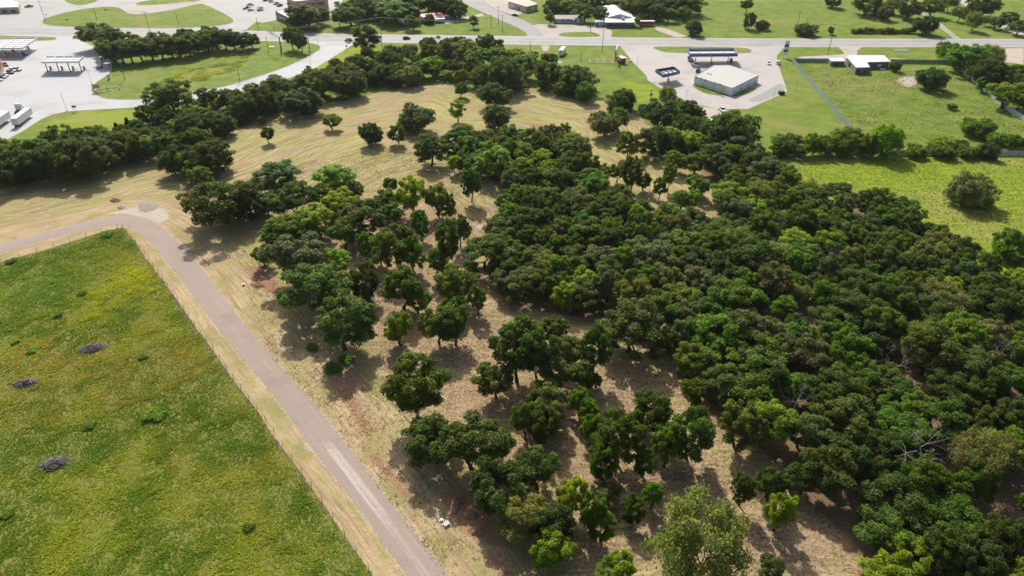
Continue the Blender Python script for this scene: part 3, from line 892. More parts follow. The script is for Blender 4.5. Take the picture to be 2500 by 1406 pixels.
ZONES = [
('in the row beside the truck stop', 'row of trees beside the truck stop', '''
O C 232 118 53 82|O C 262 135 60 72|O C 272 158 84 64|O C 294 160 88 62|O C 316 160 87 58|O C 340 160 78 60|O C 366 158 76 58|O C 390 155 74 58|O C 414 152 73 58|O C 436 148 72 56|O C 458 142 74 56
O C 480 138 66 56|O C 502 134 60 54|O C 525 130 58 54|O C 548 127 59 54|O C 568 122 64 52|O C 592 116 76 46|O C 612 110 84 34|O C 320 124 74 50|O C 384 120 72 50|O C 448 114 70 50|O C 512 108 60 48'''),
('in the thicket along the concrete drive', 'thicket beside the concrete drive', '''
O T 412 282 194 104|L C 364 300 252 52|L C 402 300 274 52|O T 499 262 215 54|Y C 466 290 254 46|E C 502 306 277 58|L C 545 315 281 52|L C 468 320 277 66|Y C 433 318 294 44|L C 450 300 282 44|L C 535 322 298 40|B B 589 306 280 42
L C 627 276 202 72|L C 597 282 230 64|L C 563 258 212 52|L C 476 350 317 60|L B 733 284 220 98|L C 762 232 169 82|E C 810 204 164 40|L B 846 241 178 82|O C 846 204 151 62|L C 884 186 136 66|Y C 907 198 167 26|L B 940 206 160 58
L C 951 166 123 62|O C 617 256 200 58|G C 677 238 190 70|L C 627 282 230 58|B B 664 276 236 34|G B 999 213 165 58|O C 1004 144 120 28|E C 1020 162 128 34|E C 1034 180 144 50|Y C 1058 180 138 50|L C 1068 144 97 80|G C 1086 134 114 36
O C 1102 178 148 40|Y C 1133 138 100 62|E C 1145 178 143 50|L C 1176 122 90 32|E C 1163 164 108 50|E C 1212 164 102 50|L C 1179 206 151 64|G C 1130 206 168 36|L C 1222 178 138 52|L C 1228 212 152 60|O C 1213 122 100 34|B B 1233 222 143 96|Y C 1259 146 122 50
E C 1284 180 140 62|L B 1336 212 151 72|L B 1405 228 164 90|E B 1430 250 205 46|E C 1262 175 150 44'''),
('in the hedgerow below the truck stop lawn', 'hedgerow below the truck stop', '''
L C 15 455 356 102|E C 64 446 352 78|L C 108 436 348 88|L C 158 426 338 108|L C 212 414 328 112|E C 262 400 318 78|L C 308 390 318 78|Y C 350 380 324 66|E C 392 374 320 68|E C 6 400 326 78|Y C 60 392 328 66|L C 130 370 304 66|E C 92 402 324 64|L C 182 376 328 78|E C 246 366 306 50|L C 300 362 318 66
J T 284 326 299 18|J T 312 328 286 21|L C 205 372 318 80|L C 340 350 310 50'''),
('in the clump above the road bend', 'clump of trees north of the road bend', '''
L C 420 428 348 72|Y C 452 416 362 46|L C 517 410 336 100|Y C 480 444 380 50|G C 526 420 390 46|L C 455 360 322 54|L C 540 546 420 148|L C 602 522 436 100|E C 492 455 405 50|L C 500 400 350 50'''),
('standing alone on the mown field', 'trees scattered over the mown field', '''
E T 808 316 275 41|O T 651 350 312 31|B B 638 306 284 18|B B 903 356 303 52|O T 971 352 302 41|G C 999 286 250 36|B B 1020 324 264 82|O T 1124 239 202 34|Y T 1117 298 245 38|B B 1209 264 209 68|B B 1217 318 258 62
L B 1520 273 220 68|E T 1513 318 264 46|G B 1476 335 277 68|O T 1536 386 318 54|M T 1628 258 212 42|O T 1150 492 409 48'''),
('in the clump above the clearing', 'green clump above the clearing', '''
O T 1051 405 333 77|M C 1130 348 305 52|E C 1113 360 313 65|L C 1167 358 321 50|L C 1219 374 332 55|G C 1185 352 322 40|E C 1142 380 342 62|E C 1103 380 354 32|Y T 1109 425 373 32|E C 1134 414 368 42|Y C 1198 434 357 88|E C 1165 424 378 52|E C 1242 446 376 58|Y C 1277 434 386 52|E C 1290 354 316 66|J T 1303 330 308 11|J T 1316 330 312 12
L C 1321 370 334 55|M C 1275 384 352 42|Y C 1323 410 357 56|G C 1375 334 308 36|G C 1398 416 323 92|L C 1360 396 330 46|L C 1413 422 370 48|E C 1360 420 395 40|O C 1370 470 407 80|Y C 1473 437 400 36|E C 1450 458 407 60|E C 1252 500 442 44|E C 1288 502 440 56|Y C 1330 480 436 40
O T 1508 445 398 40|O T 1545 470 375 48|O T 1572 465 412 44|Y T 1650 420 365 46|G T 1636 470 400 32|O T 1612 488 430 32|E C 1700 465 420 40|Y C 1706 480 432 44|E C 1665 500 470 50|Y C 1690 505 462 46'''),
('in the grove right of the road bend', 'grove right of the road bend', '''
E T 674 470 396 112|Y T 814 466 401 92|E C 864 482 436 40|E C 651 526 465 55|O C 712 522 452 95|E C 784 502 447 52|Y C 830 512 460 62|Y C 818 528 475 64|Y C 759 567 498 90|E C 695 587 515 82|E C 754 592 540 55|O T 890 572 483 110|O C 951 472 432 34|E C 945 522 458 62|E C 955 547 490 52
Y T 1003 528 432 64|G T 1068 528 448 60|O T 1090 540 462 48|E T 837 608 532 62|E T 893 640 565 42|E T 927 648 583 50|O T 972 652 545 104|E T 1028 588 512 46|E T 1008 668 576 60|E T 1066 684 600 48|O T 1088 662 535 60|O T 1122 605 525 48|O T 1182 655 568 112|G C 712 690 568 142|E C 660 590 560 50
Y C 818 668 608 66|O C 775 740 650 152|L T 885 732 640 70|E T 979 752 650 88|O T 1115 742 652 88|E T 1166 768 693 42|E T 1018 764 697 56|E C 640 640 600 44'''),
('in the open grove beside the road', 'open grove beside the road', '''
O T 830 852 718 138|Y T 973 842 755 68|O T 1068 838 745 82|O T 1110 842 750 88|E T 1105 780 715 50|O T 1008 1002 858 152|O T 1210 970 887 88|O C 1062 1165 985 132|O C 1152 1172 1008 152|E C 1217 1112 1040 62|O T 1262 930 785 122|O T 1312 934 808 102|O C 1300 852 770 62|O C 1352 828 768 62|G T 1390 884 808 80|O T 1454 926 800 72
G T 1360 944 872 76|E T 1422 956 878 62|E T 1455 948 908 30|Y C 1338 978 918 58|G C 1330 1032 942 96|O T 1285 1072 985 72|O T 1332 1080 985 80|E T 1415 1014 945 56|E T 1440 1044 980 50'''),
('in the grove by the wood', 'open grove at the edge of the wood', '''
O T 1538 858 737 152|O T 1635 864 800 66|O T 1688 920 833 102|E T 1695 990 918 62|O T 1582 1058 950 106|O T 1510 1124 998 120|E T 1440 1086 1005 50|E T 1632 1138 1022 74|O T 1690 1118 985 106|G T 1808 1090 970 98|E T 1474 1174 1066 68|E T 1573 1160 1087 54'''),
('near the bottom of the grove', 'trees near the lower end of the grove', '''
O C 1230 1275 1085 142|O C 1312 1205 1088 104|G C 1282 1312 1190 122|Y T 1397 1260 1155 74|E T 1443 1300 1195 62|G T 1480 1226 1170 68|E T 1470 1318 1235 66|E T 1594 1240 1170 48|E T 1546 1275 1205 56|Y C 1343 1388 1290 92|O C 1345 1322 1256 102|Y C 1508 1432 1333 74|M C 1478 1446 1388 52|M T 1722 1436 1212 206|E C 1660 1350 1285 90
O T 1817 1234 1150 52|O T 1885 1222 1142 68|O T 1940 1200 1128 64|Y T 1905 1294 1195 68|G C 1880 1420 1350 60'''),
('in the wood behind the gas station', 'wood margin behind the gas station', '''
L C 1615 305 243 84|L B 1574 282 258 32|L C 1674 285 258 60|Y C 1668 284 258 48|L C 1707 292 266 30|L C 1673 322 286 72|G C 1702 322 294 52|O B 1789 370 277 112|Y C 1645 342 320 52|Y C 1681 355 322 60|L C 1597 362 320 72|O C 1730 350 300 60|L C 1640 365 330 60|O C 1840 420 360 70|G C 1760 420 350 80|E C 1702 415 370 60'''),
('in the tree belt below the fenced yard', 'tree belt below the fenced yard', '''
E B 1934 380 333 76|Y B 1988 380 330 40|E B 2020 380 336 50|E B 2080 376 318 76|Y B 2160 382 303 76|E B 1905 382 345 42|E B 2050 382 340 44|E B 2118 382 330 50
S B 2240 384 362 50|S B 2300 384 360 54|S B 2360 384 362 50|B B 2415 388 350 44|E B 2482 364 333 46|Y B 2300 358 346 60|S B 2390 338 300 64|S B 2370 322 296 40|S B 2430 352 325 50|E B 2345 362 346 40|S B 2325 268 255 22'''),
('outside the yard fence', 'trees outside the far yard fence', '''
E B 2313 150 108 52|E C 2365 168 110 92|M C 2425 150 122 56|Y C 2375 182 162 34|L C 2433 200 150 80|E C 2405 214 190 32|Y C 2460 252 200 74|L C 2490 218 185 52|E C 2488 182 160 42|L C 2345 160 125 40|Y C 2350 168 150 28|E C 2492 262 225 40|G C 2505 240 215 50'''),
('on the fenced yard lawn', 'bushes on the fenced yard lawn', '''L B 2267 219 166 72|B B 2183 175 150 28'''),
('on the green field beside the wood', 'trees on the green field beside the wood', '''G B 2369 503 424 104|E C 2465 605 570 60|S B 2460 640 590 70|B B 2480 640 600 50'''),
('across the highway from the yard', 'trees across the highway on the far side', '''
L C 2118 30 -18 70|L C 2162 48 8 36|M C 2183 26 -5 42|L C 2223 42 -2 52|L B 2257 85 42 52|E C 2280 38 -6 50|M C 2320 22 -10 40|M T 2380 76 30 44|M T 2408 64 38 26|G T 2435 72 38 36|O T 2467 68 30 42|E T 2488 86 48 42|L C 2405 36 -15 66|L C 2035 10 -16 36|O T 1825 34 0 30|L T 1833 72 30 30|L B 1858 73 50 34|B B 1967 87 60 52|B B 2029 85 67 14|M C 2345 45 20 34'''),
('behind the roadside houses', 'trees behind the roadside houses', '''
E C 1673 48 13 32|E C 1690 82 44 34|L C 1699 84 50 34|L C 1348 36 -2 40|E C 1343 58 32 22|E C 1390 32 -6 52|E C 1428 54 4 46|E C 1466 52 14 38|E C 1498 28 -6 36|O C 1538 38 -2 52|E C 1557 60 44 17|L C 1584 38 -6 54|L C 1618 30 -12 50|L C 1650 30 -10 56|L C 1685 24 -14 66|L C 1366 22 -14 40|L C 1450 20 -14 50|E C 1410 26 -10 46|L C 1520 22 -14 48|L C 1562 22 -16 50|O C 1602 46 8 44|E C 1634 50 14 36|L C 1640 14 -20 60'''),
('by the red-roofed house', 'trees by the red-roofed house', '''
O C 748 70 -2 88|O C 853 66 -2 74|L C 902 36 -14 62|E C 968 52 0 86|E C 1007 68 36 36|E C 1022 22 -16 66|E C 1068 24 -16 66|L C 1112 40 -2 48|E T 1157 70 39 23|O B 1048 59 36 27|O C 828 66 25 34|L C 885 45 0 46|L C 930 30 -14 50|E C 940 44 -4 56|E C 996 46 4 56|L C 1090 32 -10 56|L C 1044 14 -18 60|E C 985 22 -16 60|O C 726 60 10 52|O C 772 58 6 52|L C 868 40 -10 50'''),
('beside the highway and the concrete drive', 'trees beside the highway verge', '''O T 897 128 63 70|O T 710 122 62 40|O T 733 130 77 30'''),
]
def build_zones():
    for phrase, group, text in ZONES:
        rows = [r.split() for line in text.strip().split('\n') for r in line.split('|') if r.strip()]
        rows.sort(key=lambda r: float(r[2]))
        count, seen = {}, {}
        for r in rows:
            count[r[0]] = count.get(r[0], 0) + 1
        for r in rows:
            k = r[0]
            seen[k] = seen.get(k, 0) + 1
            X, Y, W, h = place(k, r[1], *map(float, r[2:6]))
            look = KIND[k][1]
            lab = f'{look} {phrase}' if count[k] == 1 else f'{look} {phrase}, {ORD[seen[k]] if seen[k] <= 30 else "last"} from left'
            put_tree(k, X, Y, W, h, lab, group, shape='B' if r[1] == 'B' and k in 'OGLEY' else None)
build_zones()
# bare trees that can be picked out
for x, yb, yt, w, lab, pi in ((679, 130, 57, 58, 'bare leafless tree on the lawn beside the highway', 0), (2255, 1160, 1035, 132, 'large bare grey dead tree standing in the dense wood', 1),
                          (1607, 640, 588, 60, 'bare grey dead tree deep in the middle of the wood', 2), (2030, 665, 605, 56, 'bare grey dead tree among the wood trees below the green field', 3),
                          (2180, 935, 882, 76, 'bare grey dead tree with pale forked limbs in the lower wood', 0), (1935, 1020, 975, 70, 'small bare dead tree near the edge of the lower wood', 2),
                          (2440, 905, 855, 60, 'bare grey dead treetop by the frame side of the wood', 3), (1900, 600, 555, 36, 'thin bare dead tree in the upper wood', 1)):
    X, Y, W, h = place('D', 'T', x, yb, yt, w)
    if yb > 500:
        h = max(h, 9.5)
    put_tree('D', X, Y, W, h, lab, 'bare dead trees', proto=pi)

UNITS = ['zero', 'one', 'two', 'three', 'four', 'five', 'six', 'seven', 'eight', 'nine', 'ten', 'eleven', 'twelve', 'thirteen', 'fourteen', 'fifteen', 'sixteen', 'seventeen', 'eighteen', 'nineteen']
TENS = ['', '', 'twenty', 'thirty', 'forty', 'fifty', 'sixty', 'seventy', 'eighty', 'ninety', 'hundred']
def words(v):
    v = int(round(min(99, max(0, v))))
    return UNITS[v] if v < 20 else TENS[v // 10] + ('-' + UNITS[v % 10] if v % 10 else '')
SEEN = set()
def build_wood():
    rg = random.Random(5)
    xs, ys = [p.x for p in WOOD], [p.y for p in WOOD]
    cand = [(rg.uniform(min(xs), max(xs)), rg.uniform(min(ys), max(ys))) for _ in range(9000)]
    arr = np.array(cand)
    inside = sdf(arr[:, 0], arr[:, 1], WOOD) < -1.0
    n = 0
    for (x, y), ok in zip(cand, inside):
        if not ok or n >= 300:
            continue
        d0 = depth_at(y, 6)
        u = CX + x / d0 * FPX
        v = CY - (y * SP - (CAM_H - 6) * CP) / d0 * FPX
        if u > 2560 or v > 1470:
            continue
        w = rg.choice((5.8, 7.4, 8.8, 9.8, 11.0))
        if any((x - a) ** 2 + (y - b) ** 2 < (.345 * (w + min(c, 11))) ** 2 for a, b, c, _ in TREES):
            continue
        k = rg.choices('OGEYLM', (44, 15, 23, 8, 6, 4))[0]
        h = rg.uniform(7.0, 11.0) * (.75 + .028 * w) * (.9 if k in 'LM' else 1)
        where = f'{words(u / 25)} percent across, {words((v + 8) / 14.06)} percent down'
        lab = f'{KIND[k][1]} in the wood, {where} the picture'
        if lab in SEEN:
            continue
        SEEN.add(lab)
        put_tree(k, x, y, w * 1.16, h, lab, f'{KIND[k][1]} crowns in the dense wood')
        n += 1
build_wood()

USED = set()
def fill_belt(px, phrase, group, kinds, weights, gap, n_max, seed, wr, tint=1.0):
    """trees that close the ranks of a belt"""
    rg = random.Random(seed)
    poly = GP(px)
    xs, ys = [p.x for p in poly], [p.y for p in poly]
    cand = [(rg.uniform(min(xs), max(xs)), rg.uniform(min(ys), max(ys))) for _ in range(6000)]
    arr = np.array(cand)
    ins = sdf(arr[:, 0], arr[:, 1], poly) < -.5
    n = 0
    for (x, y), ok in zip(cand, ins):
        if not ok or n >= n_max:
            continue
        w = rg.uniform(*wr)
        if any((x - a) ** 2 + (y - b) ** 2 < (gap * (w + min(c, 11))) ** 2 for a, b, c, _ in TREES):
            continue
        k = rg.choices(kinds, weights)[0]
        h = w * rg.uniform(.7, .95)
        d0 = depth_at(y, h / 2)
        u, v = CX + x / d0 * FPX, CY - (y * SP - (CAM_H - h / 2) * CP) / d0 * FPX
        lab = f'{KIND[k][1]} in the {phrase}, {words(u / 25)} percent across, {words(v / 14.06)} percent down'
        if lab in USED or u < 0 or u > 2500:
            continue
        USED.add(lab)
        put_tree(k, x, y, w, h, lab, group, shape='B' if k in 'OGL' else None, tint=tint)
        n += 1
fill_belt([(345, 275), (400, 245), (520, 262), (640, 235), (760, 195), (900, 140), (1000, 122), (1200, 112), (1300, 145), (1440, 220), (1400, 240), (1290, 215), (1190, 220), (1090, 202), (1000, 205), (850, 240), (680, 275), (560, 312), (470, 340), (380, 330)],
          'thicket', 'thicket beside the concrete drive', 'LGEYB', (40, 15, 25, 10, 10), .3, 90, 15, (5.0, 9.5))
fill_belt([(-40, 420), (100, 385), (250, 345), (400, 325), (440, 360), (390, 372), (290, 388), (180, 418), (-40, 462)], 'hedgerow', 'hedgerow below the truck stop', 'LEYB', (45, 25, 15, 15), .3, 40, 16, (5.0, 8.5))

# ------------------------------------------------------------------ grass that nobody could count
def vnoise(x, y, scale, seed):
    rg = np.random.default_rng(seed)
    g = rg.random((256, 256))
    u, v = x * scale, y * scale
    i, j = np.floor(u).astype(int), np.floor(v).astype(int)
    fu, fv = u - i, v - j
    fu, fv = fu * fu * (3 - 2 * fu), fv * fv * (3 - 2 * fv)
    q = lambda a, b: g[a % 256, b % 256]
    return (q(i, j) * (1 - fu) + q(i + 1, j) * fu) * (1 - fv) + (q(i, j + 1) * (1 - fu) + q(i + 1, j + 1) * fu) * fv

def blades(name, X, Y, h, w, lean, colr, per, seed, mat, label, cat, flat=0.0):
    """tufts of single-triangle blades"""
    rg = np.random.default_rng(seed)
    n = len(X) * per
    X, Y, h, colr = np.repeat(X, per), np.repeat(Y, per), np.repeat(h, per), np.repeat(colr, per, 0)
    a = rg.uniform(0, 2 * np.pi, n)
    rad = rg.uniform(0, .28, n) * np.sqrt(np.maximum(h, .1) / .5)
    bx, by = X + np.cos(a) * rad, Y + np.sin(a) * rad
    hh = h * rg.uniform(.6, 1.2, n)
    ww = w * rg.uniform(.6, 1.4, n)
    out = rg.uniform(.15, .75, n) * hh * lean
    tx, ty = bx + np.cos(a) * out + .22 * hh, by + np.sin(a) * out - .12 * hh
    pa = a + np.pi / 2 + rg.normal(size=n) * .5
    V = np.stack([np.stack([bx - np.cos(pa) * ww, by - np.sin(pa) * ww, np.zeros(n)], 1),
                  np.stack([bx + np.cos(pa) * ww, by + np.sin(pa) * ww, np.zeros(n) + flat], 1),
                  np.stack([tx, ty, hh], 1)], 1).reshape(-1, 3)
    me = bpy.data.meshes.new(name)
    me.vertices.add(3 * n); me.vertices.foreach_set('co', V.ravel())
    me.loops.add(3 * n); me.loops.foreach_set('vertex_index', np.arange(3 * n, dtype=np.int32))
    me.polygons.add(n); me.polygons.foreach_set('loop_start', np.arange(0, 3 * n, 3, dtype=np.int32))
    me.update(calc_edges=True)
    c = colr * rg.uniform(.75, 1.25, (n, 1))
    at = me.attributes.new('leaf', 'FLOAT_COLOR', 'POINT')
    at.data.foreach_set('color', np.repeat(np.concatenate([c, np.ones((n, 1))], 1), 3, 0).ravel().astype(np.float32))
    me.materials.append(mat)
    return tag(link(name, me), label, cat, kind='stuff')

def lerp3(t, a, b):
    return np.array(a)[None] * (1 - t[:, None]) + np.array(b)[None] * t[:, None]
def sst(x, a, b):
    t = np.clip((x - a) / (b - a), 0, 1)
    return t * t * (3 - 2 * t)

def scatter(poly, per_m2, seed, frame=True, inset=0.0):
    rg = np.random.default_rng(seed)
    xs, ys = [p[0] for p in poly], [p[1] for p in poly]
    x0, x1, y0, y1 = min(xs), max(xs), min(ys), max(ys)
    n = int((x1 - x0) * (y1 - y0) * per_m2)
    X, Y = rg.uniform(x0, x1, n), rg.uniform(y0, y1, n)
    if frame:
        D = depth_at(Y, 0)
        u, v = CX + X / D * FPX, CY - (Y * SP - CAM_H * CP) / D * FPX
        k = (u > -60) & (u < 2560) & (v < 1450)
        X, Y = X[k], Y[k]
    k = sdf(X, Y, poly) < -inset
    return X[k], Y[k]

def build_meadow():
    X, Y = scatter(MEADOW, 7.5, 21)
    big, mid, sm = vnoise(X, Y, .035, 1), vnoise(X, Y, .13, 2), vnoise(X, Y, .55, 3)
    lum = vnoise(X, Y, .33, 9)
    c = lerp3(sst(mid, .25, .75), (.17, .26, .028), (.3, .36, .05))
    c = c + sst(big * .6 + sm * .4, .5, .72)[:, None] * (np.array((.36, .32, .1)) - c) * .5
    c = c + sst(vnoise(X, Y, .07, 4), .58, .78)[:, None] * (np.array((.13, .23, .035)) - c) * .7
    def patch(px, colr, amt, soft):
        d = sdf(X, Y, GP(px))
        m = np.clip(.5 - d / soft + (sm - .5) * .8, 0, 1) * amt
        return c + m[:, None] * (np.array(colr) - c)
    c = patch([(300, 640), (365, 660), (372, 690), (310, 700), (270, 730), (250, 780), (190, 760), (205, 715), (270, 680)], (.42, .46, .02), .85, 12)
    c = patch([(330, 840), (480, 850), (560, 930), (420, 935), (300, 900), (120, 900), (110, 860)], (.36, .3, .09), .5, 16)
    c = patch([(0, 648), (120, 612), (240, 580), (290, 572), (280, 590), (120, 650), (0, 690)], (.14, .22, .04), .6, 8)
    c = patch([(-200, 650), (0, 690), (200, 640), (240, 660), (190, 720), (0, 760), (-200, 800)], (.2, .33, .06), .6, 16)
    c = c * np.array((1.6, 1.5, 1.05))
    h = .08 + .42 * lum ** 1.5 * (.4 + sm)
    ed = -sdf(X, Y, MEADOW)
    h *= .45 + .55 * np.clip(ed / 2.5, 0, 1)
    pale = (ed < .9) & (vnoise(X, Y, .9, 8) > .45)
    c[pale] = (.42, .38, .26)
    blades('meadow_grass', X, Y, h, .12, 2.4, c, 8, 5, M_GRASS, 'tall wind-ruffled green grass filling the meadow beside the road', 'grass')
build_meadow()

def build_straw():
    poly = GP([(560, 560), (480, 540), (470, 480), (700, 400), (1000, 360), (1250, 420), (1220, 560), (1200, 700), (1500, 790), (1660, 960), (1960, 1190), (2110, 1400), (2110, 1440), (1100, 1440), (830, 1060), (640, 845)])
    X, Y = scatter(poly, 5.0, 31)
    rg = np.random.default_rng(3)
    n1, n2 = vnoise(X, Y, .3, 12), vnoise(X, Y, 1.1, 13)
    k = rg.random(len(X)) < .25 + .9 * sst(n1 * .6 + n2 * .4, .35, .65)
    X, Y, n1 = X[k], Y[k], n1[k]
    c = lerp3(sst(rg.random(len(X)), .1, .9), (.27, .205, .11), (.55, .44, .26))
    gr = rg.random(len(X)) < .10
    c[gr] = (.16, .17, .05)
    h = .05 + .14 * rg.random(len(X))
    blades('cut_straw', X, Y, h, .06, 4.5, c, 3, 7, M_GRASS, 'dry cut straw lying on the mown ground of the grove', 'straw', flat=.05)
build_straw()

def build_weeds():
    poly = smooth_closed(GP([(370, 206), (420, 184), (480, 168), (560, 140), (600, 128), (612, 140), (580, 172), (520, 194), (460, 206), (410, 209)]), 2)
    X, Y = scatter(poly, 5, 41)
    m, q = vnoise(X, Y, .12, 17), vnoise(X, Y, .3, 18)
    ed = -sdf(X, Y, poly)
    k = (ed / 5.0 + (q - .5) * 1.5) > .2
    X, Y, m, q, ed = X[k], Y[k], m[k], q[k], ed[k]
    c = lerp3(sst(m, .3, .7), (.36, .44, .04), (.64, .62, .05))
    blades('tall_weeds', X, Y, .1 + .6 * q * q, .17, 3.6, c, 7, 8, M_GRASS, 'yellow-green weeds growing in the hollow of the truck stop lawn', 'weeds')
    fld = GP([(1950, 402), (2180, 390), (2560, 382), (2560, 760), (2440, 690), (2290, 590), (2100, 490), (1940, 440)])
    X, Y = scatter(fld, 2.4, 43)
    m, f = vnoise(X, Y, .05, 19), vnoise(X * .25, Y * 1.3, .5, 20)
    c = lerp3(sst(f, .25, .8), (.15, .23, .016), (.29, .34, .028))
    c = c + sst(m, .58, .75)[:, None] * (np.array((.32, .28, .11)) - c) * .8
    blades('pasture_grass', X, Y, .05 + .13 * f, .18, 3.0, c * np.array((1.1, 1.25, 1.0)), 4, 9, M_GRASS, 'bright yellow-green pasture grass on the field beside the wood', 'grass')
    yard = GP([(1945, 160), (2065, 165), (2110, 182), (2330, 165), (2420, 235), (2560, 340), (2560, 362), (2200, 362), (2085, 310)])
    X, Y = scatter(yard, 1.3, 45)
    m, f = vnoise(X, Y, .06, 23), vnoise(X * .5, Y * 1.2, .25, 24)
    c = lerp3(sst(f, .2, .8), (.13, .16, .03), (.24, .25, .06))
    c = c + sst(m, .42, .68)[:, None] * (np.array((.27, .21, .08)) - c) * .8
    blades('yard_grass', X, Y, .05 + .2 * f * f, .2, 3.0, c * np.array((1.1, 1.25, 1.0)), 4, 10, M_GRASS, 'rough patchy grass growing inside the fenced yard', 'grass')
build_weeds()

# ------------------------------------------------------------------ poles, lamps, wires
def top_height(base, top):
    b = G(*base)
    u = -(top[1] - CY) / FPX
    return CAM_H - b.y * (SP - u * CP) / (CP + u * SP)

POLE_TOPS = {}
def utility_pole(base, top, label, arm=True, transformer=False, key=None, group='wooden utility poles'):
    p = G(*base)
    h = max(4.0, top_height(base, top))
    t = thing('utility_pole', label, 'pole', p, 0, group)
    MB().tube((0, 0, -.2), (0, 0, h), .17, .11, 8).build('shaft', M_WOOD, t, True)
    if arm:
        c = MB().box(0, 0, h - .6, 2.4, .1, .12).build('cross_arm', M_WOOD, t)
        for x in (-1.05, 0, 1.05):
            MB().tube((x, 0, h - .54), (x, 0, h - .3), .05, .05, 6).build('insulator', M_GREY, c)
    if transformer:
        for x in (-.42, .42):
            k = MB().tube((x, 0, h - 2.9), (x, 0, h - 1.7), .27, .27, 10).build('transformer', M_STEEL, t)
            MB().tube((x, 0, h - 1.7), (x, 0, h - 1.45), .06, .05, 6).build('bushing', M_GREY, k)
    if key:
        POLE_TOPS[key] = p + Vector((0, 0, h - .3))
    return t

def light_pole(base, top, label, group='slim light poles', arm=1.0, mat=None):
    p = G(*base)
    h = max(4.0, top_height(base, top))
    t = thing('light_pole', label, 'light pole', p, 0, group)
    MB().tube((0, 0, 0), (0, 0, .5), .22, .22, 8).build('footing', M_KERB, t)
    MB().tube((0, 0, .5), (0, 0, h), .09, .06, 8).build('shaft', mat or M_STEEL, t, True)
    MB().box(arm * .3, 0, h + .04, .75, .35, .14).build('lamp_head', M_GREY, t)
    return t

for base, top, lab, arm, tf, key in (
    ((112, 55), (91, 2), 'tall wooden pole at the tip of the lawn island by the junction', True, False, 'a'),
    ((237, 51), (228, 20), 'wooden pole standing on the upper lawn island above the tree row', False, False, 'b'),
    ((365, 76), (353, 30), 'tall dark pole at the highway edge behind the tree row', True, False, 'c'),
    ((436, 61), (430, 30), 'shorter wooden pole on the right half of the upper lawn island', False, False, None),
    ((607, 121), (600, 73), 'wooden pole at the right end of the dark tree row', True, False, 'd'),
    ((305, 196), (290, 140), 'pole with two transformer cans below the tree row', True, True, 'e'),
    ((586, 200), (579, 161), 'plain pole on the lawn beside the yellow weeds', False, False, None),
    ((656, 126), (652, 88), 'thin pole on the lawn left of the leafless tree', False, False, None),
    ((934, 121), (929, 42), 'tall pole beside the big oak at the highway', True, False, 'f'),
    ((631, 74), (628, 43), 'pole on the small lawn corner by the parking lot', False, False, None),
    ((1199, 67), (1199, 36), 'nearest to the house of three poles by the side road', True, False, None),
    ((1217, 63), (1217, 16), 'tallest of three poles by the side road', True, False, 'g'),
    ((1227, 78), (1227, 37), 'closest to the highway of three poles by the side road', True, False, None),
    ((1228, 118), (1228, 95), 'short pole at the highway edge above the thicket', False, False, None),
    ((1470, 128), (1478, 55), 'tall leaning pole between highway and red booth', True, False, 'h'),
    ((1441, 79), (1445, 29), 'tall pole on the oval grass island by the gravel yard', True, True, 'i'),
    ((1418, 151), (1419, 128), 'braced stub pole on the dry lawn beside the white trailer', False, False, None),
    ((1295, 127), (1295, 105), 'small pole on the dry lawn near the thicket', False, False, None),
    ((1587, 257), (1590, 219), 'pole with transformer cans behind the small fuel canopy', True, True, 'j'),
    ((2021, 134), (2041, 59), 'tall leaning pole on the lawn strip before the yard', True, False, 'k'),
    ((1946, 67), (1955, 29), 'tall pole in the pasture across the highway', True, False, 'l'),
    ((1968, 64), (1973, 41), 'shorter pole behind the bush across the highway', False, False, None),
    ((2294, 118), (2302, 95), 'pole at the highway beside the green corner trees', True, False, 'm')):
    utility_pole(base, top, lab, arm, tf, key)
for base, top, lab in (
    ((225, 207), (212, 173), 'light pole at the lawn corner near the red sign board'), ((164, 272), (148, 228), 'tall light pole at the kerb of the lower lawn'),
    ((760, 169), (754, 123), 'light pole on the kerb halfway along the concrete drive'), ((779, 124), (774, 84), 'light pole at the rounded tip of the lawn by the highway'),
    ((622, 30), (618, -8), 'light pole between the parked cars in the upper lot'), ((1555, 164), (1556, 138), 'light pole on the edge of the station lot near the red booth'),
    ((1674, 252), (1677, 220), 'white light pole on the grass behind the station drive'), ((1943, 223), (1950, 189), 'light pole on the lawn beside the green fence'),
    ((1887, 246), (1895, 218), 'light pole at the lower right kerb of the station lot'), ((1921, 165), (1927, 134), 'light pole beside the tall price sign'),
    ((2213, 72), (2221, 35), 'light pole by the hedge across the highway')):
    light_pole(base, top, lab)

def wire(a, b, sag, label):
    A, B = POLE_TOPS[a], POLE_TOPS[b]
    t = thing('power_line', label, 'power line', (A.x, A.y, 0))
    for off in (-1.05, 1.05):
        m = MB()
        prev = None
        for i in range(13):
            f = i / 12
            p = A.lerp(B, f) - Vector((A.x, A.y, 0)) + Vector((off, 0, -sag * 4 * f * (1 - f)))
            if prev is not None:
                m.tube(prev, p, .03, .03, 3, cap=False)
            prev = p
        m.build('wire', M_DARK, t)
for a, b, lab in (('a', 'c', 'power line from the junction pole to the pole behind the tree row'), ('c', 'd', 'power line running along the dark tree row'), ('d', 'f', 'power line along the highway past the leafless tree'),
                  ('f', 'h', 'power line along the highway above the thicket'), ('h', 'k', 'power line along the highway before the gas station'), ('k', 'm', 'power line along the highway before the fenced yard'), ('e', 'd', 'power line from the transformer pole to the tree row end')):
    wire(a, b, 1.4, lab)

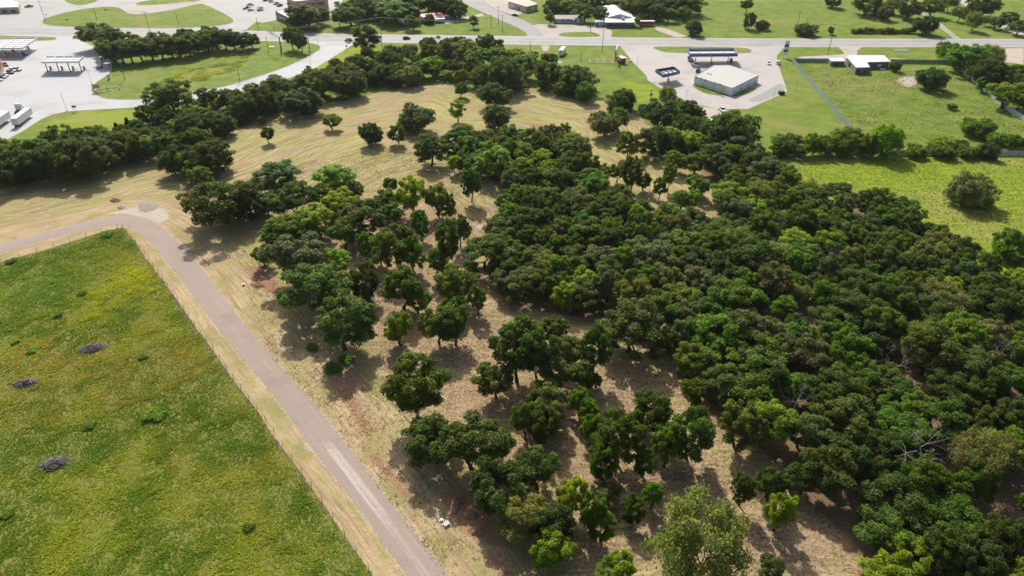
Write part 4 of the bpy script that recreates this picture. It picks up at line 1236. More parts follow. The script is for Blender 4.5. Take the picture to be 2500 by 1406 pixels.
# ------------------------------------------------------------------ fences
def sheet_fence(px, h, pl, label, mat, posts_side=1, rails=True, post_mat=M_DARK):
    pts = [G(*p) for p in px]
    root = thing('sheet_metal_fence', label, 'fence', pts[0])
    o = pts[0]
    pm = MB()                      # one corrugated panel, along x
    n = 12
    vs = []
    for i in range(n + 1):
        y = .03 if i % 2 else -.03
        vs += [(pl * i / n, y, .05), (pl * i / n, y, h)]
    pm.add(vs, [(2 * i, 2 * i + 2, 2 * i + 3, 2 * i + 1) for i in range(n)])
    panel = pm.mesh('panel', mat)
    post = MB().box(0, 0, h / 2 + .05, .1, .1, h + .1).mesh('post', post_mat)
    rail = MB().box(pl / 2, 0, 0, pl, .05, .09).mesh('rail', post_mat)
    rr = random.Random(3)
    for a, b in zip(pts[:-1], pts[1:]):
        L = (b - a).length
        k = max(1, round(L / pl))
        ang = math.atan2(b.y - a.y, b.x - a.x)
        d = (b - a) / L
        s = Vector((-d.y, d.x, 0)) * .1 * posts_side
        for i in range(k):
            p = a + d * (L * i / k) - o
            q = link('panel', panel, root)
            q.location = p
            q.rotation_euler = (R(rr.uniform(-1.5, 1.5)), 0, ang)
            q.scale = (L / k / pl * .995, 1, rr.uniform(.97, 1.02))
            z = link('post', post, root)
            z.location = p + s
            z.rotation_euler = (0, 0, ang)
            if rails:
                for zz in (h * .18, h * .52, h * .93):
                    e = link('rail', rail, root)
                    e.location = p + s * .75 + Vector((0, 0, zz))
                    e.rotation_euler = (0, 0, ang)
                    e.scale = (L / k / pl, 1, 1)
    return root
sheet_fence([(1938, 153), (2022, 153)], 2.1, 2.9, 'grey green sheet metal fence left of the yard sheds, dark posts showing', M_FENCE, -1)
sheet_fence([(2174, 155), (2321, 157)], 2.1, 2.9, 'grey green sheet metal fence right of the yard building, dark posts showing', M_FENCE, -1)
sheet_fence([(1934, 152), (1960, 185), (2010, 243), (2050, 290), (2082, 324)], 2.3, 3.0, 'long sage green sheet metal fence between station lawn and yard', M_FENCE, 1, post_mat=M_STEEL)
sheet_fence([(2321, 157), (2370, 196), (2413, 232), (2440, 258), (2500, 298), (2560, 336)], 2.2, 3.0, 'long pale green sheet metal fence on the tree side of the yard', M_FENCE, 1, post_mat=M_STEEL)
sheet_fence([(2176, 379), (2300, 379), (2440, 380), (2580, 380)], 2.0, 3.6, 'white sheet metal fence along the top of the bright green field', M_FENCE2, -1)
sheet_fence([(922, 36), (955, 49), (985, 60), (1012, 66)], 1.9, 3.0, 'white board fence in front of the trees beside the red-roofed house', M_WALL, 1, rails=False, post_mat=M_WALL)

def wire_fence(px, label, every=4.5):
    pts = smooth_open([G(*p) for p in px], 1)
    t = thing('wire_fence', label, 'fence', pts[0])
    o = pts[0]
    post = MB().tube((0, 0, -.1), (0, 0, 1.25), .06, .05, 6).mesh('post', M_WOOD)
    acc = 0.0
    for a, b in zip(pts[:-1], pts[1:]):
        L = (b - a).length
        while acc < L:
            q = link('post', post, t)
            q.location = a.lerp(b, acc / L) - o
            q.rotation_euler = (random.uniform(-.06, .06), random.uniform(-.06, .06), 0)
            acc += every
        acc -= L
    for z in (.4, .75, 1.1):
        m = MB()
        for a, b in zip(pts[:-1], pts[1:]):
            m.tube(a - o + Vector((0, 0, z)), b - o + Vector((0, 0, z)), .012, .012, 3, cap=False)
        m.build('wire', M_STEEL, t)
wire_fence([(-40, 652), (60, 622), (180, 588), (265, 562), (299, 553)], 'wire fence with thin posts along the short top edge of the meadow')
wire_fence([(299, 553), (330, 588), (355, 622), (410, 697), (450, 754), (510, 836), (574, 927), (638, 1011), (716, 1122), (833, 1288), (912, 1404)], 'wire fence with thin posts along the long road side of the meadow')

# ------------------------------------------------------------------ buildings
def wall_opening(parent, a, b, f0, f1, z0, z1, mat, name, frame=None, proud=.05):
    a, b = Vector((a[0], a[1])), Vector((b[0], b[1]))
    d = (b - a)
    ang = math.atan2(d.y, d.x)
    c = a + d * ((f0 + f1) / 2)
    L = d.length * (f1 - f0)
    o = MB().box(c.x, c.y, (z0 + z1) / 2, L, 2 * proud, z1 - z0, ang).build(name, mat, parent)
    if frame is not None:
        m = MB()
        for zz in (z0, z1):
            m.box(c.x, c.y, zz, L + .16, 2 * proud + .06, .1, ang)
        u = d.normalized()
        for s in (-1, 1):
            m.box(c.x + u.x * L / 2 * s, c.y + u.y * L / 2 * s, (z0 + z1) / 2, .1, 2 * proud + .06, z1 - z0 - .12, ang)
        m.build('frame', frame, o)
    return o

def flat_building(name, label, px, z, wall, roof, parapet=.35, cat='building', over=.0):
    """flat roofed block from the corners of its roof"""
    P = GP(px, z)
    o = Vector((sum(p.x for p in P) / len(P), sum(p.y for p in P) / len(P), 0))
    loc = [p - o for p in P]
    t = thing(name, label, cat, o)
    MB().prism(loc, 0, z - .15).build('wall', wall, t)
    out = [p * (1 + over / max(p.length, 1)) for p in loc]
    MB().prism([p * 1.006 for p in out], z - .15, z).build('roof', roof, t)
    if parapet:
        MB().ring([p * .985 for p in loc], .22, z, z + parapet).build('parapet', wall, t)
    return t, loc

def gable(name, label, pa, pb, depth, hw, hr, wall, roof, cat='house', over=.4, ridge='along'):
    """pitched roof house; pa, pb: base of the wall that faces us"""
    A, B = G(*pa), G(*pb)
    L = (B - A).length
    ang = math.atan2(B.y - A.y, B.x - A.x)
    t = thing(name, label, cat, (A + B) / 2, ang)
    w, d = L / 2, depth
    if ridge == 'along':
        MB().add([(-w, 0, 0), (w, 0, 0), (w, d, 0), (-w, d, 0), (-w, 0, hw), (w, 0, hw), (w, d, hw), (-w, d, hw), (-w, d / 2, hw + hr), (w, d / 2, hw + hr)],
                 [(0, 1, 5, 4), (2, 3, 7, 6), (1, 2, 6, 9, 5), (3, 0, 4, 8, 7), (3, 2, 1, 0)]).build('wall', wall, t)
        k, th = over, .12
        for s in (0, 1):
            y0, y1 = (-k, d / 2) if s == 0 else (d + k, d / 2)
            z0 = hw - hr * k / (d / 2)
            vs = [(-w - k, y0, z0), (w + k, y0, z0), (w + k, y1, hw + hr), (-w - k, y1, hw + hr)]
            vs += [(x, y, z + th) for x, y, z in vs]
            MB().add(vs, [(3, 2, 1, 0), (4, 5, 6, 7), (0, 1, 5, 4), (1, 2, 6, 5), (2, 3, 7, 6), (3, 0, 4, 7)]).build('roof_slope', roof, t)
    else:
        MB().add([(-w, 0, 0), (w, 0, 0), (w, d, 0), (-w, d, 0), (-w, 0, hw), (w, 0, hw), (w, d, hw), (-w, d, hw), (0, 0, hw + hr), (0, d, hw + hr)],
                 [(0, 1, 5, 8, 4), (2, 3, 7, 9, 6), (1, 2, 6, 5), (3, 0, 4, 7), (3, 2, 1, 0)]).build('wall', wall, t)
        k, th = over, .12
        for s in (-1, 1):
            z0 = hw - hr * k / w
            vs = [(s * (w + k), -k, z0), (0, -k, hw + hr), (0, d + k, hw + hr), (s * (w + k), d + k, z0)]
            vs += [(x, y, z + th) for x, y, z in vs]
            MB().add(vs, [(3, 2, 1, 0), (4, 5, 6, 7), (0, 1, 5, 4), (1, 2, 6, 5), (2, 3, 7, 6), (3, 0, 4, 7)]).build('roof_slope', roof, t)
    return t, L

M_RUST = plain('rusty_tin', (.46, .36, .32), .7, var=.45, scale=.9)
M_REDROOF = plain('red_metal_roof', (.52, .13, .13), .5, var=.15)
M_BLUEW = plain('pale_blue_siding', (.42, .56, .68), .7)
M_SILVER = plain('silver_tin_roof', (.62, .64, .66), .4, .2, var=.1)

# gas station shop
t, P = flat_building('gas_station_shop', 'white metal-walled shop with wide pale flat roof at the gas station', [(1696, 187), (1745, 160), (1779, 160), (1853, 184), (1788, 216)], 3.9, M_WALL, M_ROOFG, .12, 'shop')
for e, fs in ((0, (.2, .5, .8)),):
    pass
for f in (.27, .53, .78):
    wall_opening(t, P[0], P[4], f, f + .008, .1, 3.7, M_GREY, 'downpipe', proud=.08)
for f in (.1, .36, .62):
    wall_opening(t, P[3], P[4], f, f + .05, .1, 2.2, M_GREY, 'door', M_WHITE)
for f0, f1 in ((.08, .28), (.33, .53), (.58, .78)):
    wall_opening(t, P[1], P[2], f0, f1, .4, 2.6, M_GLASS, 'window', M_WHITE)
m = MB()
for i in range(9):
    a = P[0].lerp(P[1], .08 + .07 * i) * 1.02
    MB().box(a.x, a.y, 4.15, .5, .12, .5, math.atan2((P[1] - P[0]).y, (P[1] - P[0]).x)).build('sign_letter_panel', M_DARK, t)
for i in range(8):
    a = P[2].lerp(P[3], .08 + .115 * i)
    n = Vector(((P[3] - P[2]).y, -(P[3] - P[2]).x, 0)).normalized()
    MB().tube((a.x, a.y, 4.1), (a.x - n.x * 1.0, a.y - n.y * 1.0, 4.3), .07, .07, 5).build('lamp_arm', M_WHITE, t)
for (x, y, s) in ((-9.5, -1.5, .5), (-8.2, -2.2, .6), (-7.4, -1.2, .45), (-8.8, .2, .4)):
    MB().tube((x, y, 3.9), (x, y, 4.35), s * .4, s * .4, 8).build('roof_vent', M_DARK, t)
ac = MB().box(0, 0, .45, .95, .95, .9).mesh('casing', M_STEEL)
acg = MB().tube((0, 0, .9), (0, 0, .95), .36, .36, 10).mesh('fan_grille', M_DARK)
for i, f in enumerate((.1, .22, .34, .58, .68, .74)):
    a = t.location + P[0].lerp(P[4], f) + Vector((-1.3, -1.5, 0))
    u = thing('air_conditioner', f'grey air conditioning unit behind the station shop, {ORD[i + 1]} from left', 'air conditioner', a, .3, 'air conditioners behind the shop')
    link('casing', ac, u); link('fan_grille', acg, u)

# fenced yard building and shed
t, P = flat_building('yard_building', 'grey block building with white L-shaped roof in the fenced yard', [(2068, 139), (2076, 136), (2157, 136), (2172, 151), (2117, 152), (2123, 164), (2091, 165)], 3.6, M_BLOCK, M_ROOFW, 0, over=.5)
wall_opening(t, P[4], P[3], .12, .2, .1, 2.2, M_WHITE, 'door', M_GREY)
wall_opening(t, P[4], P[3], .5, .68, .9, 2.3, M_WHITE, 'window', M_GREY)
wall_opening(t, P[6], P[5], .1, .35, .8, 2.3, M_GLASS, 'window', M_GREY)
wall_opening(t, P[6], P[5], .6, .8, .1, 2.2, M_DARK, 'door', M_GREY)
wall_opening(t, P[0], P[6], .3, .5, .1, 2.4, M_GLASS, 'door', M_GREY)
t, P = flat_building('yard_shed', 'small grey shed with pale flat roof left of the yard building', [(2024, 143), (2056, 142), (2063, 150), (2030, 150)], 2.6, M_BLOCK, M_ROOFW, 0, 'shed', over=.3)
wall_opening(t, P[3], P[2], .3, .55, .05, 2.0, M_DARK, 'door', M_GREY)
d = thing('white_tank', 'white tank lying on the grass behind the yard building', 'tank', G(2154, 172))
MB().tube((-1.4, 0, .45), (1.4, 0, .45), .42, .42, 10).build('shell', M_WHITE, d)
for x in (-.8, .8):
    MB().box(x, 0, .12, .2, .8, .24).build('cradle', M_GREY, d)

# red roofed house
t, L = gable('red_roofed_house', 'white house with red metal roof among trees across the highway', (1022, 58), (1084, 53), 11.0, 2.9, 1.6, M_WHITE, M_REDROOF)
for f in (.08, .3):
    wall_opening(t, (-L / 2, 0), (L / 2, 0), f, f + .09, .9, 2.1, M_GLASS, 'window', M_WHITE)
wall_opening(t, (-L / 2, 0), (L / 2, 0), .48, .54, .05, 2.1, M_DARK, 'door', M_WHITE)
po = MB().box(L * .3, -2.0, 2.5, L * .38, 4.2, .16).build('porch_roof', M_WHITE, t)
for f in (.13, .3, .47):
    MB().box(L * f, -3.9, 1.2, .16, .16, 2.4).build('porch_post', M_WHITE, t)
MB().box(L / 2 + 2.6, 5.5, 1.4, 5.0, 6.0, 2.8).build('garage_wing', M_GREY, t)
MB().box(L / 2 + 2.6, 5.5, 2.9, 5.4, 6.4, .2).build('garage_roof', M_SILVER, t)

# blue house with rusty roof
t, L = gable('blue_house', 'pale blue house with rusty tin roof beside the gravel yard', (1350, 58), (1410, 57.5), 9.5, 2.8, 1.3, M_BLUEW, M_RUST)
for f0, f1 in ((.04, .13), (.36, .46), (.56, .66), (.7, .78)):
    wall_opening(t, (-L / 2, 0), (L / 2, 0), f0, f1, .9, 2.1, M_GLASS, 'window', M_WHITE)
wall_opening(t, (-L / 2, 0), (L / 2, 0), .22, .27, .05, 2.1, M_WHITE, 'door', M_GREY)
t, L = gable('cottage_wing', 'small white gable end with pale roof joined to the blue house', (1399, 58.5), (1424, 58.5), 8.0, 2.6, 1.4, M_BLUEW, M_SILVER, ridge='across')
for f in (.12, .68):
    wall_opening(t, (-L / 2, 0), (L / 2, 0), f, f + .2, .8, 2.1, M_GLASS, 'window', M_WHITE)
wall_opening(t, (-L / 2, 0), (L / 2, 0), .44, .58, .05, 2.1, M_WHITE, 'door', M_GREY)

# big tin shed
t, L = gable('tin_roofed_barn', 'large building with bright white tin roof and open front porch', (1476, 62), (1545, 62), 34.0, 4.4, 2.4, M_SILVER, M_ROOFW, 'building', ridge='across')
w = L / 2
MB().add([(-w - 1, -8.5, 3.3), (w + 2.5, -8.5, 3.3), (w + 1, .6, 4.6), (-w, .6, 4.6), (-w - 1, -8.5, 3.45), (w + 2.5, -8.5, 3.45), (w + 1, .6, 4.75), (-w, .6, 4.75)],
         [(3, 2, 1, 0), (4, 5, 6, 7), (0, 1, 5, 4), (1, 2, 6, 5), (2, 3, 7, 6), (3, 0, 4, 7)]).build('porch_roof', M_ROOFW, t)
for i in range(6):
    MB().box(-w + i * (2 * w + 1) / 5, -8.0, 1.65, .18, .18, 3.3).build('porch_post', M_GREY, t)
MB().box(0, -7.6, .6, 2 * w * .8, .3, 1.1).build('porch_rail_panel', M_BLOCK, t)
wall_opening(t, (-w, 0), (w, 0), .3, .4, .05, 2.3, M_WHITE, 'door', M_GREY)
wall_opening(t, (-w, 0), (w, 0), .55, .75, .8, 2.3, M_GLASS, 'window', M_GREY)
MB().box(2.0, -3.5, 4.7, 1.6, 1.6, 1.2).build('roof_cooler', M_STEEL, t)
t, P = flat_building('grey_metal_shed', 'low grey corrugated shed joined to the white-roofed building', [(1452, 48), (1470, 47.5), (1484, 49), (1484, 53), (1453, 54)], 3.2, M_STEEL, M_SILVER, 0, 'shed')
wall_opening(t, P[4], P[3], .1, .25, .1, 2.1, M_DARK, 'door', M_GREY)
t, P = flat_building('tin_lean_to', 'small shed with pale tin roof behind the blue house', [(1393, 27), (1418, 27), (1420, 34), (1393, 33.5)], 3.4, M_BLOCK, M_ROOFW, 0, 'shed', over=.4)

# beige warehouse at the top, tan building, block with white roof, kiosk building
t, P = flat_building('beige_warehouse', 'long beige metal warehouse with streaked white roof beyond the side road', [(1243, -8), (1262, -12), (1313, 10.5), (1286, 17), (1241, 4)], 4.2, M_BEIGE, M_RUST, 0, 'warehouse', over=.3)
wall_opening(t, P[4], P[3], .12, .3, .1, 3.0, M_WHITE, 'roller_door', M_GREY)
wall_opening(t, P[4], P[3], .55, .62, .1, 2.2, M_DARK, 'door', M_GREY)
wall_opening(t, P[3], P[2], .4, .7, .1, 3.0, M_WHITE, 'roller_door', M_GREY)
t, P = flat_building('tan_shop_building', 'tan stucco shop with dark red awnings at the back of the parking lot', [(700, 0), (712, -4), (790, -10), (800, -2), (722, 6)], 6.0, M_TAN, M_ROOFG, .5)
for f0, f1, z0 in ((.05, .4, 2.6), (.55, .95, 2.6)):
    wall_opening(t, P[4], P[0], f0, f1, z0, z0 + 1.4, M_RED, 'awning', proud=.8)
    wall_opening(t, P[4], P[0], f0, f1, .3, z0 - .1, M_GLASS, 'window', M_GREY)
for f0 in (.05, .35, .65):
    wall_opening(t, P[4], P[3], f0, f0 + .22, 2.6, 4.0, M_RED, 'awning', proud=.8)
t, P = flat_building('white_roofed_store', 'low store with white flat roof and glazed front behind the large tree', [(672, 29), (722, 18), (802, 22), (802, 30), (705, 45)], 4.6, M_BLOCK, M_ROOFW, .3)
wall_opening(t, P[0], P[4], .2, .8, .3, 1.4, M_GLASS, 'window', M_WHITE)
wall_opening(t, P[0], P[4], .15, .85, 1.9, 3.0, M_GLASS, 'window', M_WHITE)
wall_opening(t, P[4], P[3], .8, .9, .1, 2.3, M_DARK, 'door', M_GREY)
t, P = flat_building('beige_roadside_office', 'flat-roofed beige office at the corner of the upper junction', [(-60, 4), (30, 0), (47, 6), (44, 19), (-60, 22)], 3.8, M_BEIGE, M_ROOFW, .25)
for f0, f1 in ((.35, .5), (.58, .72), (.8, .92)):
    wall_opening(t, P[4], P[3], f0, f1, .5, 2.4, M_GLASS, 'window', M_WHITE)

# truck stop shop corner at the frame's side
t, P = flat_building('truck_stop_shop', 'pale truck stop shop wall with red sign at the lot edge', [(-90, 130), (-10, 130), (2, 148), (-30, 205), (-150, 205)], 5.0, M_TAN, M_ROOFG, .6, 'shop')
wall_opening(t, P[2], P[3], .05, .2, 3.6, 4.9, M_RED, 'sign_board', proud=.3)
wall_opening(t, P[2], P[3], .3, .7, .3, 2.5, M_GLASS, 'window', M_WHITE)

# ------------------------------------------------------------------ fuel canopies and pumps
def canopy(label, px, z, fascia, columns, fh=1.1, band=None, beams=2, deckm=M_ROOFW, inner=M_WHITE, colm=M_WHITE, n_long=1, cat='canopy'):
    P = GP(px, z)
    o = Vector((sum(p.x for p in P) / 4, sum(p.y for p in P) / 4, 0))
    loc = [p - o for p in P]
    t = thing('fuel_canopy', label, cat, o)
    MB().prism([p * .985 for p in loc], z - fh + .15, z - fh + .3).build('deck', deckm, t)
    for i in range(4):
        a, b = loc[i], loc[(i + 1) % 4]
        d = (b - a); L = d.length; ang = math.atan2(d.y, d.x); c = (a + b) / 2
        f = MB().box(c.x, c.y, z - fh / 2, L, .22, fh, ang).build('fascia', inner, t)
        if band:
            n = Vector((c.x, c.y, 0)).normalized() * .13
            MB().box(c.x + n.x, c.y + n.y, z - fh * .42 - .1, L + .3, .08, fh * .72, ang).build('fascia_band', band, f)
    for k in range(1, beams + 1):
        f = k / (beams + 1)
        a, b = loc[0].lerp(loc[1], f), loc[3].lerp(loc[2], f)
        d = b - a
        MB().box((a.x + b.x) / 2, (a.y + b.y) / 2, z - fh + .5, d.length, .3, .38, math.atan2(d.y, d.x)).build('roof_beam', inner, t)
    for k in range(1, n_long + 1):
        f = k / (n_long + 1)
        a, b = loc[0].lerp(loc[3], f), loc[1].lerp(loc[2], f)
        d = b - a
        MB().box((a.x + b.x) / 2, (a.y + b.y) / 2, z - fh + .42, d.length, .22, .2, math.atan2(d.y, d.x)).build('roof_beam', inner, t)
    for c in columns:
        q = G(*c) - o
        MB().box(q.x, q.y, (z - fh + .15) / 2, .35, .35, z - fh + .15).build('column', colm, t)
    return t

def pump(c, ang, label, group):
    p = G(*c)
    t = thing('fuel_pump', label, 'fuel pump', p, ang, group)
    MB().box(0, 0, .1, 3.4, 1.2, .16).build('island_base', M_KERB, t)
    b = MB().box(.2, 0, 1.0, .95, .55, 1.7, 0, .94).build('cabinet', M_GREY, t)
    MB().box(.2, 0, 1.98, 1.05, .62, .26).build('top_sign', M_WHITE, b)
    for s in (-1, 1):
        MB().box(.2, .29 * s, 1.35, .6, .03, .4).build('screen', M_DARK, b)
    for x in (-1.5, 1.5):
        MB().tube((x, 0, .18), (x, 0, 1.15), .09, .09, 8).build('bollard', M_YELLOW, t)
    return t

canopy('long fuel canopy with blue fascia and open top at the gas station', [(1679, 119), (1792, 118), (1801, 131), (1685, 132)], 6.0, M_BLUE, [(1697, 152), (1736, 153.5), (1776, 155)], band=M_BLUE, beams=3, fh=1.7, inner=M_GREY, deckm=M_ROOFW)
canopy('small square fuel canopy with blue fascia behind the gas station shop lot', [(1601, 170), (1645, 163), (1660, 174), (1620, 183)], 5.6, M_BLUE, [(1630, 202)], band=M_BLUE, beams=3, n_long=2, fh=1.5, inner=M_DARK, deckm=M_ROOFW)
canopy('white open-topped truck fuel canopy on four dark columns', [(113, 138), (203, 138), (191, 150), (100, 151)], 6.2, M_WHITE, [(117, 175), (145, 176), (172, 176), (200, 176)], beams=3, fh=.9, colm=M_DARK, n_long=1)
canopy('wide white fuel canopy with red trim over the car pumps', [(-70, 95), (90, 93), (54, 117), (-110, 119)], 5.6, M_WHITE, [(12, 139), (52, 138), (30, 128), (68, 128), (-20, 139)], beams=5, fh=.9, n_long=4)
for i, c in enumerate(((124, 172), (152, 172), (179, 172), (206, 172))):
    pump(c, 1.0, f'truck fuel pump under the white open canopy, {ORD[i + 1]} from left', 'truck fuel pumps')
for i, c in enumerate(((1697, 154), (1736, 156), (1776, 157))):
    pump(c, 1.4, f'fuel pump under the long blue canopy, {ORD[i + 1]} from left', 'station fuel pumps')
pump((1632, 203), 2.4, 'single fuel pump under the small blue canopy', None)
for i, c in enumerate(((12, 134), (34, 131), (52, 133), (70, 123))):
    pump(c, 1.0, f'car fuel pump under the canopy with red trim, {ORD[i + 1]} from left', 'car fuel pumps')

# ------------------------------------------------------------------ vehicles
PAINT = {}
def paint(c):
    k = tuple(c)
    if k not in PAINT:
        t = NT('car_paint')
        p = t.n('BsdfPrincipled', {'Roughness': .28, 'Specular IOR Level': .5, 'Coat Weight': .4})
        t.put(p.inputs['Base Color'], c)
        PAINT[k] = t.out(p.outputs[0])
    return PAINT[k]
def rsec(x, hw, z0, z1, c=.12):
    c = min(c, (z1 - z0) * .4, hw * .4)
    return [(x, -hw + c, z0), (x, hw - c, z0), (x, hw, z0 + c), (x, hw, z1 - c), (x, hw - c, z1), (x, -hw + c, z1), (x, -hw, z1 - c), (x, -hw, z0 + c)]
def wheels(t, xs, hw, r=.34, w=.24):
    for x in xs:
        for s in (-1, 1):
            o = MB().tube((x, s * (hw - w), r), (x, s * hw, r), r, r, 12).build('wheel', M_RUBBER, t)
            MB().tube((x, s * (hw - .02), r), (x, s * (hw + .012), r), r * .58, r * .58, 10).build('hub', M_STEEL, o)
def lamps(t, x0, x1, hw, z):
    for s in (-1, 1):
        MB().box(x1, s * hw, z, .1, .34, .16).build('headlight', M_WHITE, t)
        MB().box(x0, s * hw, z + .06, .08, .28, .18).build('tail_light', M_RED, t)
def car(a, b, c, label, kind='car', group=None, name='parked_car'):
    p, ang = heading(a, b)
    t = thing(name, label, 'car' if kind != 'pickup' else 'pickup', p, ang, group)
    pm = paint(c)
    if kind == 'pickup':
        MB().loft([rsec(-2.9, .9, .5, 1.0), rsec(-2.75, .97, .42, 1.12), rsec(.6, .98, .4, 1.12), rsec(2.1, .96, .4, 1.12), rsec(2.8, .9, .45, 1.0)]).build('body', pm, t)
        MB().box(-1.85, 0, 1.125, 1.75, 1.5, .05).build('bed_recess_shade', M_DARK, t)  # dark sheet on the closed body stands in for the shaded bed recess
        g = MB().loft([rsec(-.95, .86, 1.08, 1.15, .05), rsec(-.8, .78, 1.08, 1.8), rsec(.65, .76, 1.08, 1.82), rsec(1.45, .84, 1.05, 1.14, .04)]).build('cabin_glass', M_GLASS, t)
        MB().box(-.08, 0, 1.83, 1.45, 1.46, .07).build('roof', pm, t)
        wheels(t, (-1.8, 1.85), .98, .4)
        lamps(t, -2.9, 2.78, .68, .82)
    else:
        hh = 1.0 if kind == 'car' else 1.22
        MB().loft([rsec(-2.32, .74, .42, .84 * hh), rsec(-2.15, .88, .3, .95 * hh), rsec(-.9, .92, .26, .97 * hh), rsec(1.0, .92, .26, .95 * hh), rsec(2.0, .87, .3, .84 * hh), rsec(2.32, .7, .4, .7 * hh)]).build('body', pm, t)
        xr = -1.9 if kind == 'car' else -2.15
        MB().loft([rsec(xr, .8, .9 * hh, .98 * hh, .04), rsec(xr + .55 * (2 - hh), .72, .9 * hh, 1.42 * hh), rsec(.25, .72, .9 * hh, 1.45 * hh), rsec(1.15, .8, .88 * hh, .96 * hh, .03)]).build('cabin_glass', M_GLASS, t)
        MB().box((xr + .85) / 2, 0, 1.46 * hh, 1.6 if kind == 'car' else 2.1, 1.36, .06).build('roof', pm, t)
        wheels(t, (-1.4, 1.42), .92)
        lamps(t, -2.3, 2.26, .62, .68 * hh)
    return t
WH, BK, SV, BL, GY, RD = (.72, .73, .74), (.012, .012, .014), (.38, .39, .4), (.01, .1, .5), (.08, .085, .09), (.3, .03, .03)
car((983, 97.5), (1003, 96.5), BK, 'black car driving along the highway', 'suv', name='moving_car')
car((60, 20), (83, 17.5), BK, 'black pickup parked beside the beige corner office', 'pickup', name='parked_pickup')
car((57, 140), (69, 131), BL, 'bright blue car under the canopy with red trim', 'suv')
for i, (a, b, c, k, l) in enumerate(((((34, 172), (50, 174), WH, 'pickup', 'white pickup at the upper end of the truck stop parking row')),
        ((20, 172), (44, 178), WH, 'suv', 'white sport utility car beside the white pickup at the truck stop'), ((14, 177), (38, 183), BK, 'suv', 'black car in the truck stop parking row'),
        ((4, 184), (22, 189), WH, 'car', 'white car next below the black one at the truck stop'), ((-3, 188), (18, 194), SV, 'car', 'silver car fifth along the truck stop parking row'), ((-12, 195), (10, 200), WH, 'car', 'white car at the lower end of the truck stop parking row'),
        ((8, 158), (20, 165), GY, 'suv', 'grey car close under the red shop sign'))):
    car(a, b, c, l, k, 'cars parked in front of the truck stop shop', name='parked_pickup' if k == 'pickup' else 'parked_car')
for a, b, c, k, l in (((600, 16), (622, 13), WH, 'pickup', 'white pickup alone in the upper parking lot row'), ((594, 24), (612, 22), GY, 'pickup', 'dark grey pickup in the middle of the upper parking lot'), ((603, 28.5), (622, 26), WH, 'car', 'white car in front of the grey pickup in the upper lot'),
        ((626, 28), (645, 26), WH, 'suv', 'white sport utility car by the light pole in the upper lot'), ((628, 23.5), (643, 21), GY, 'car', 'grey car behind the white one by the light pole'), ((643, 5), (655, 2), GY, 'car', 'grey car at the far end of the row facing the tan shop'),
        ((653, 9), (672, 3.5), WH, 'suv', 'white sport utility car in the row facing the tan shop'), ((666, 14), (684, 9), SV, 'pickup', 'silver pickup in the row facing the tan shop'), ((674, 19), (693, 13.5), BK, 'pickup', 'black pickup at the near end of the row facing the tan shop'), ((815, 11), (830, 8), BK, 'car', 'black car in the shade behind the tan shop')):
    car(a, b, c, l, k, 'cars parked in the upper lot', name='parked_pickup' if k == 'pickup' else 'parked_car')
car((1690, 157), (1704, 167), WH, 'white pickup towing a loaded trailer beside the long blue canopy', 'pickup', name='parked_pickup')
car((1784, 147), (1784.5, 157), GY, 'dark car at the last pump of the long blue canopy', 'suv')
car((1874, 153), (1879, 162), WH, 'white car alone on the right part of the station lot', 'car')
car((1701, 180), (1708, 173), BK, 'black car in front of the station shop', 'suv')
car((1757, 267), (1768, 277), WH, 'white pickup on the bare patch behind the gas station', 'pickup', name='parked_pickup')
car((1252, 39.5), (1264, 40), BK, 'dark car parked at the side road edge', 'car')
# loaded trailer behind the pickup
p, ang = heading((1681, 147), (1691, 156))
t = thing('flatbed_trailer', 'dark flatbed trailer loaded with dark boxes behind the white pickup', 'trailer', p, ang)
MB().box(0, 0, .75, 5.6, 2.2, .2).build('bed', M_DARK, t)
for x in (-2.0, -.2, 1.5):
    MB().box(x, 0, 1.3, 1.5, 1.9, .9).build('cargo_box', M_DARK if x < 1 else M_GREY, t)
MB().box(-2.75, 0, 1.6, .1, 2.1, 1.6).build('tail_gate', M_GREY, t)
wheels(t, (-.9, .2), 1.2, .36)

def semi_trailer(a, b, label, tank=False, roof=M_WHITE, name='box_trailer'):
    p, ang = heading(a, b)
    t = thing(name, label, 'trailer', p, ang)
    if tank:
        m = MB()
        secs = []
        for x, r in ((-6.3, .5), (-6.1, .85), (-5.6, 1.02), (5.6, 1.02), (6.1, .85), (6.3, .5)):
            secs.append([(x, r * math.cos(k * math.pi / 6), 2.3 + r * math.sin(k * math.pi / 6)) for k in range(12)])
        m.loft(secs).build('tank', M_STEEL, t, True)
        for x in (-3, 0, 3):
            MB().tube((x, 0, 3.2), (x, 0, 3.5), .3, .3, 10).build('hatch', M_GREY, t)
    else:
        MB().box(0, 0, 2.6, 14.6, 2.55, 2.75).build('box_body', M_WHITE, t)
        MB().box(0, 0, 4.0, 14.5, 2.5, .06).build('roof', roof, t)
        for s in (-1, 1):
            MB().box(-7.33, s * .64, 2.6, .06, 1.22, 2.6).build('rear_door', M_WALL, t)
        for i in range(12):
            for s in (-1, 1):
                MB().box(-6.6 + i * 1.2, s * 1.29, 2.6, .06, .04, 2.6).build('side_rib', M_WALL, t)
    MB().box(0, 0, 1.1, 13, .9, .25).build('chassis', M_DARK, t)
    wheels(t, (-5.6, -4.3), 1.25, .5, .5)
    for s in (-1, 1):
        MB().box(4.2, s * .8, .6, .14, .14, 1.0).build('landing_leg', M_GREY, t)
    return t
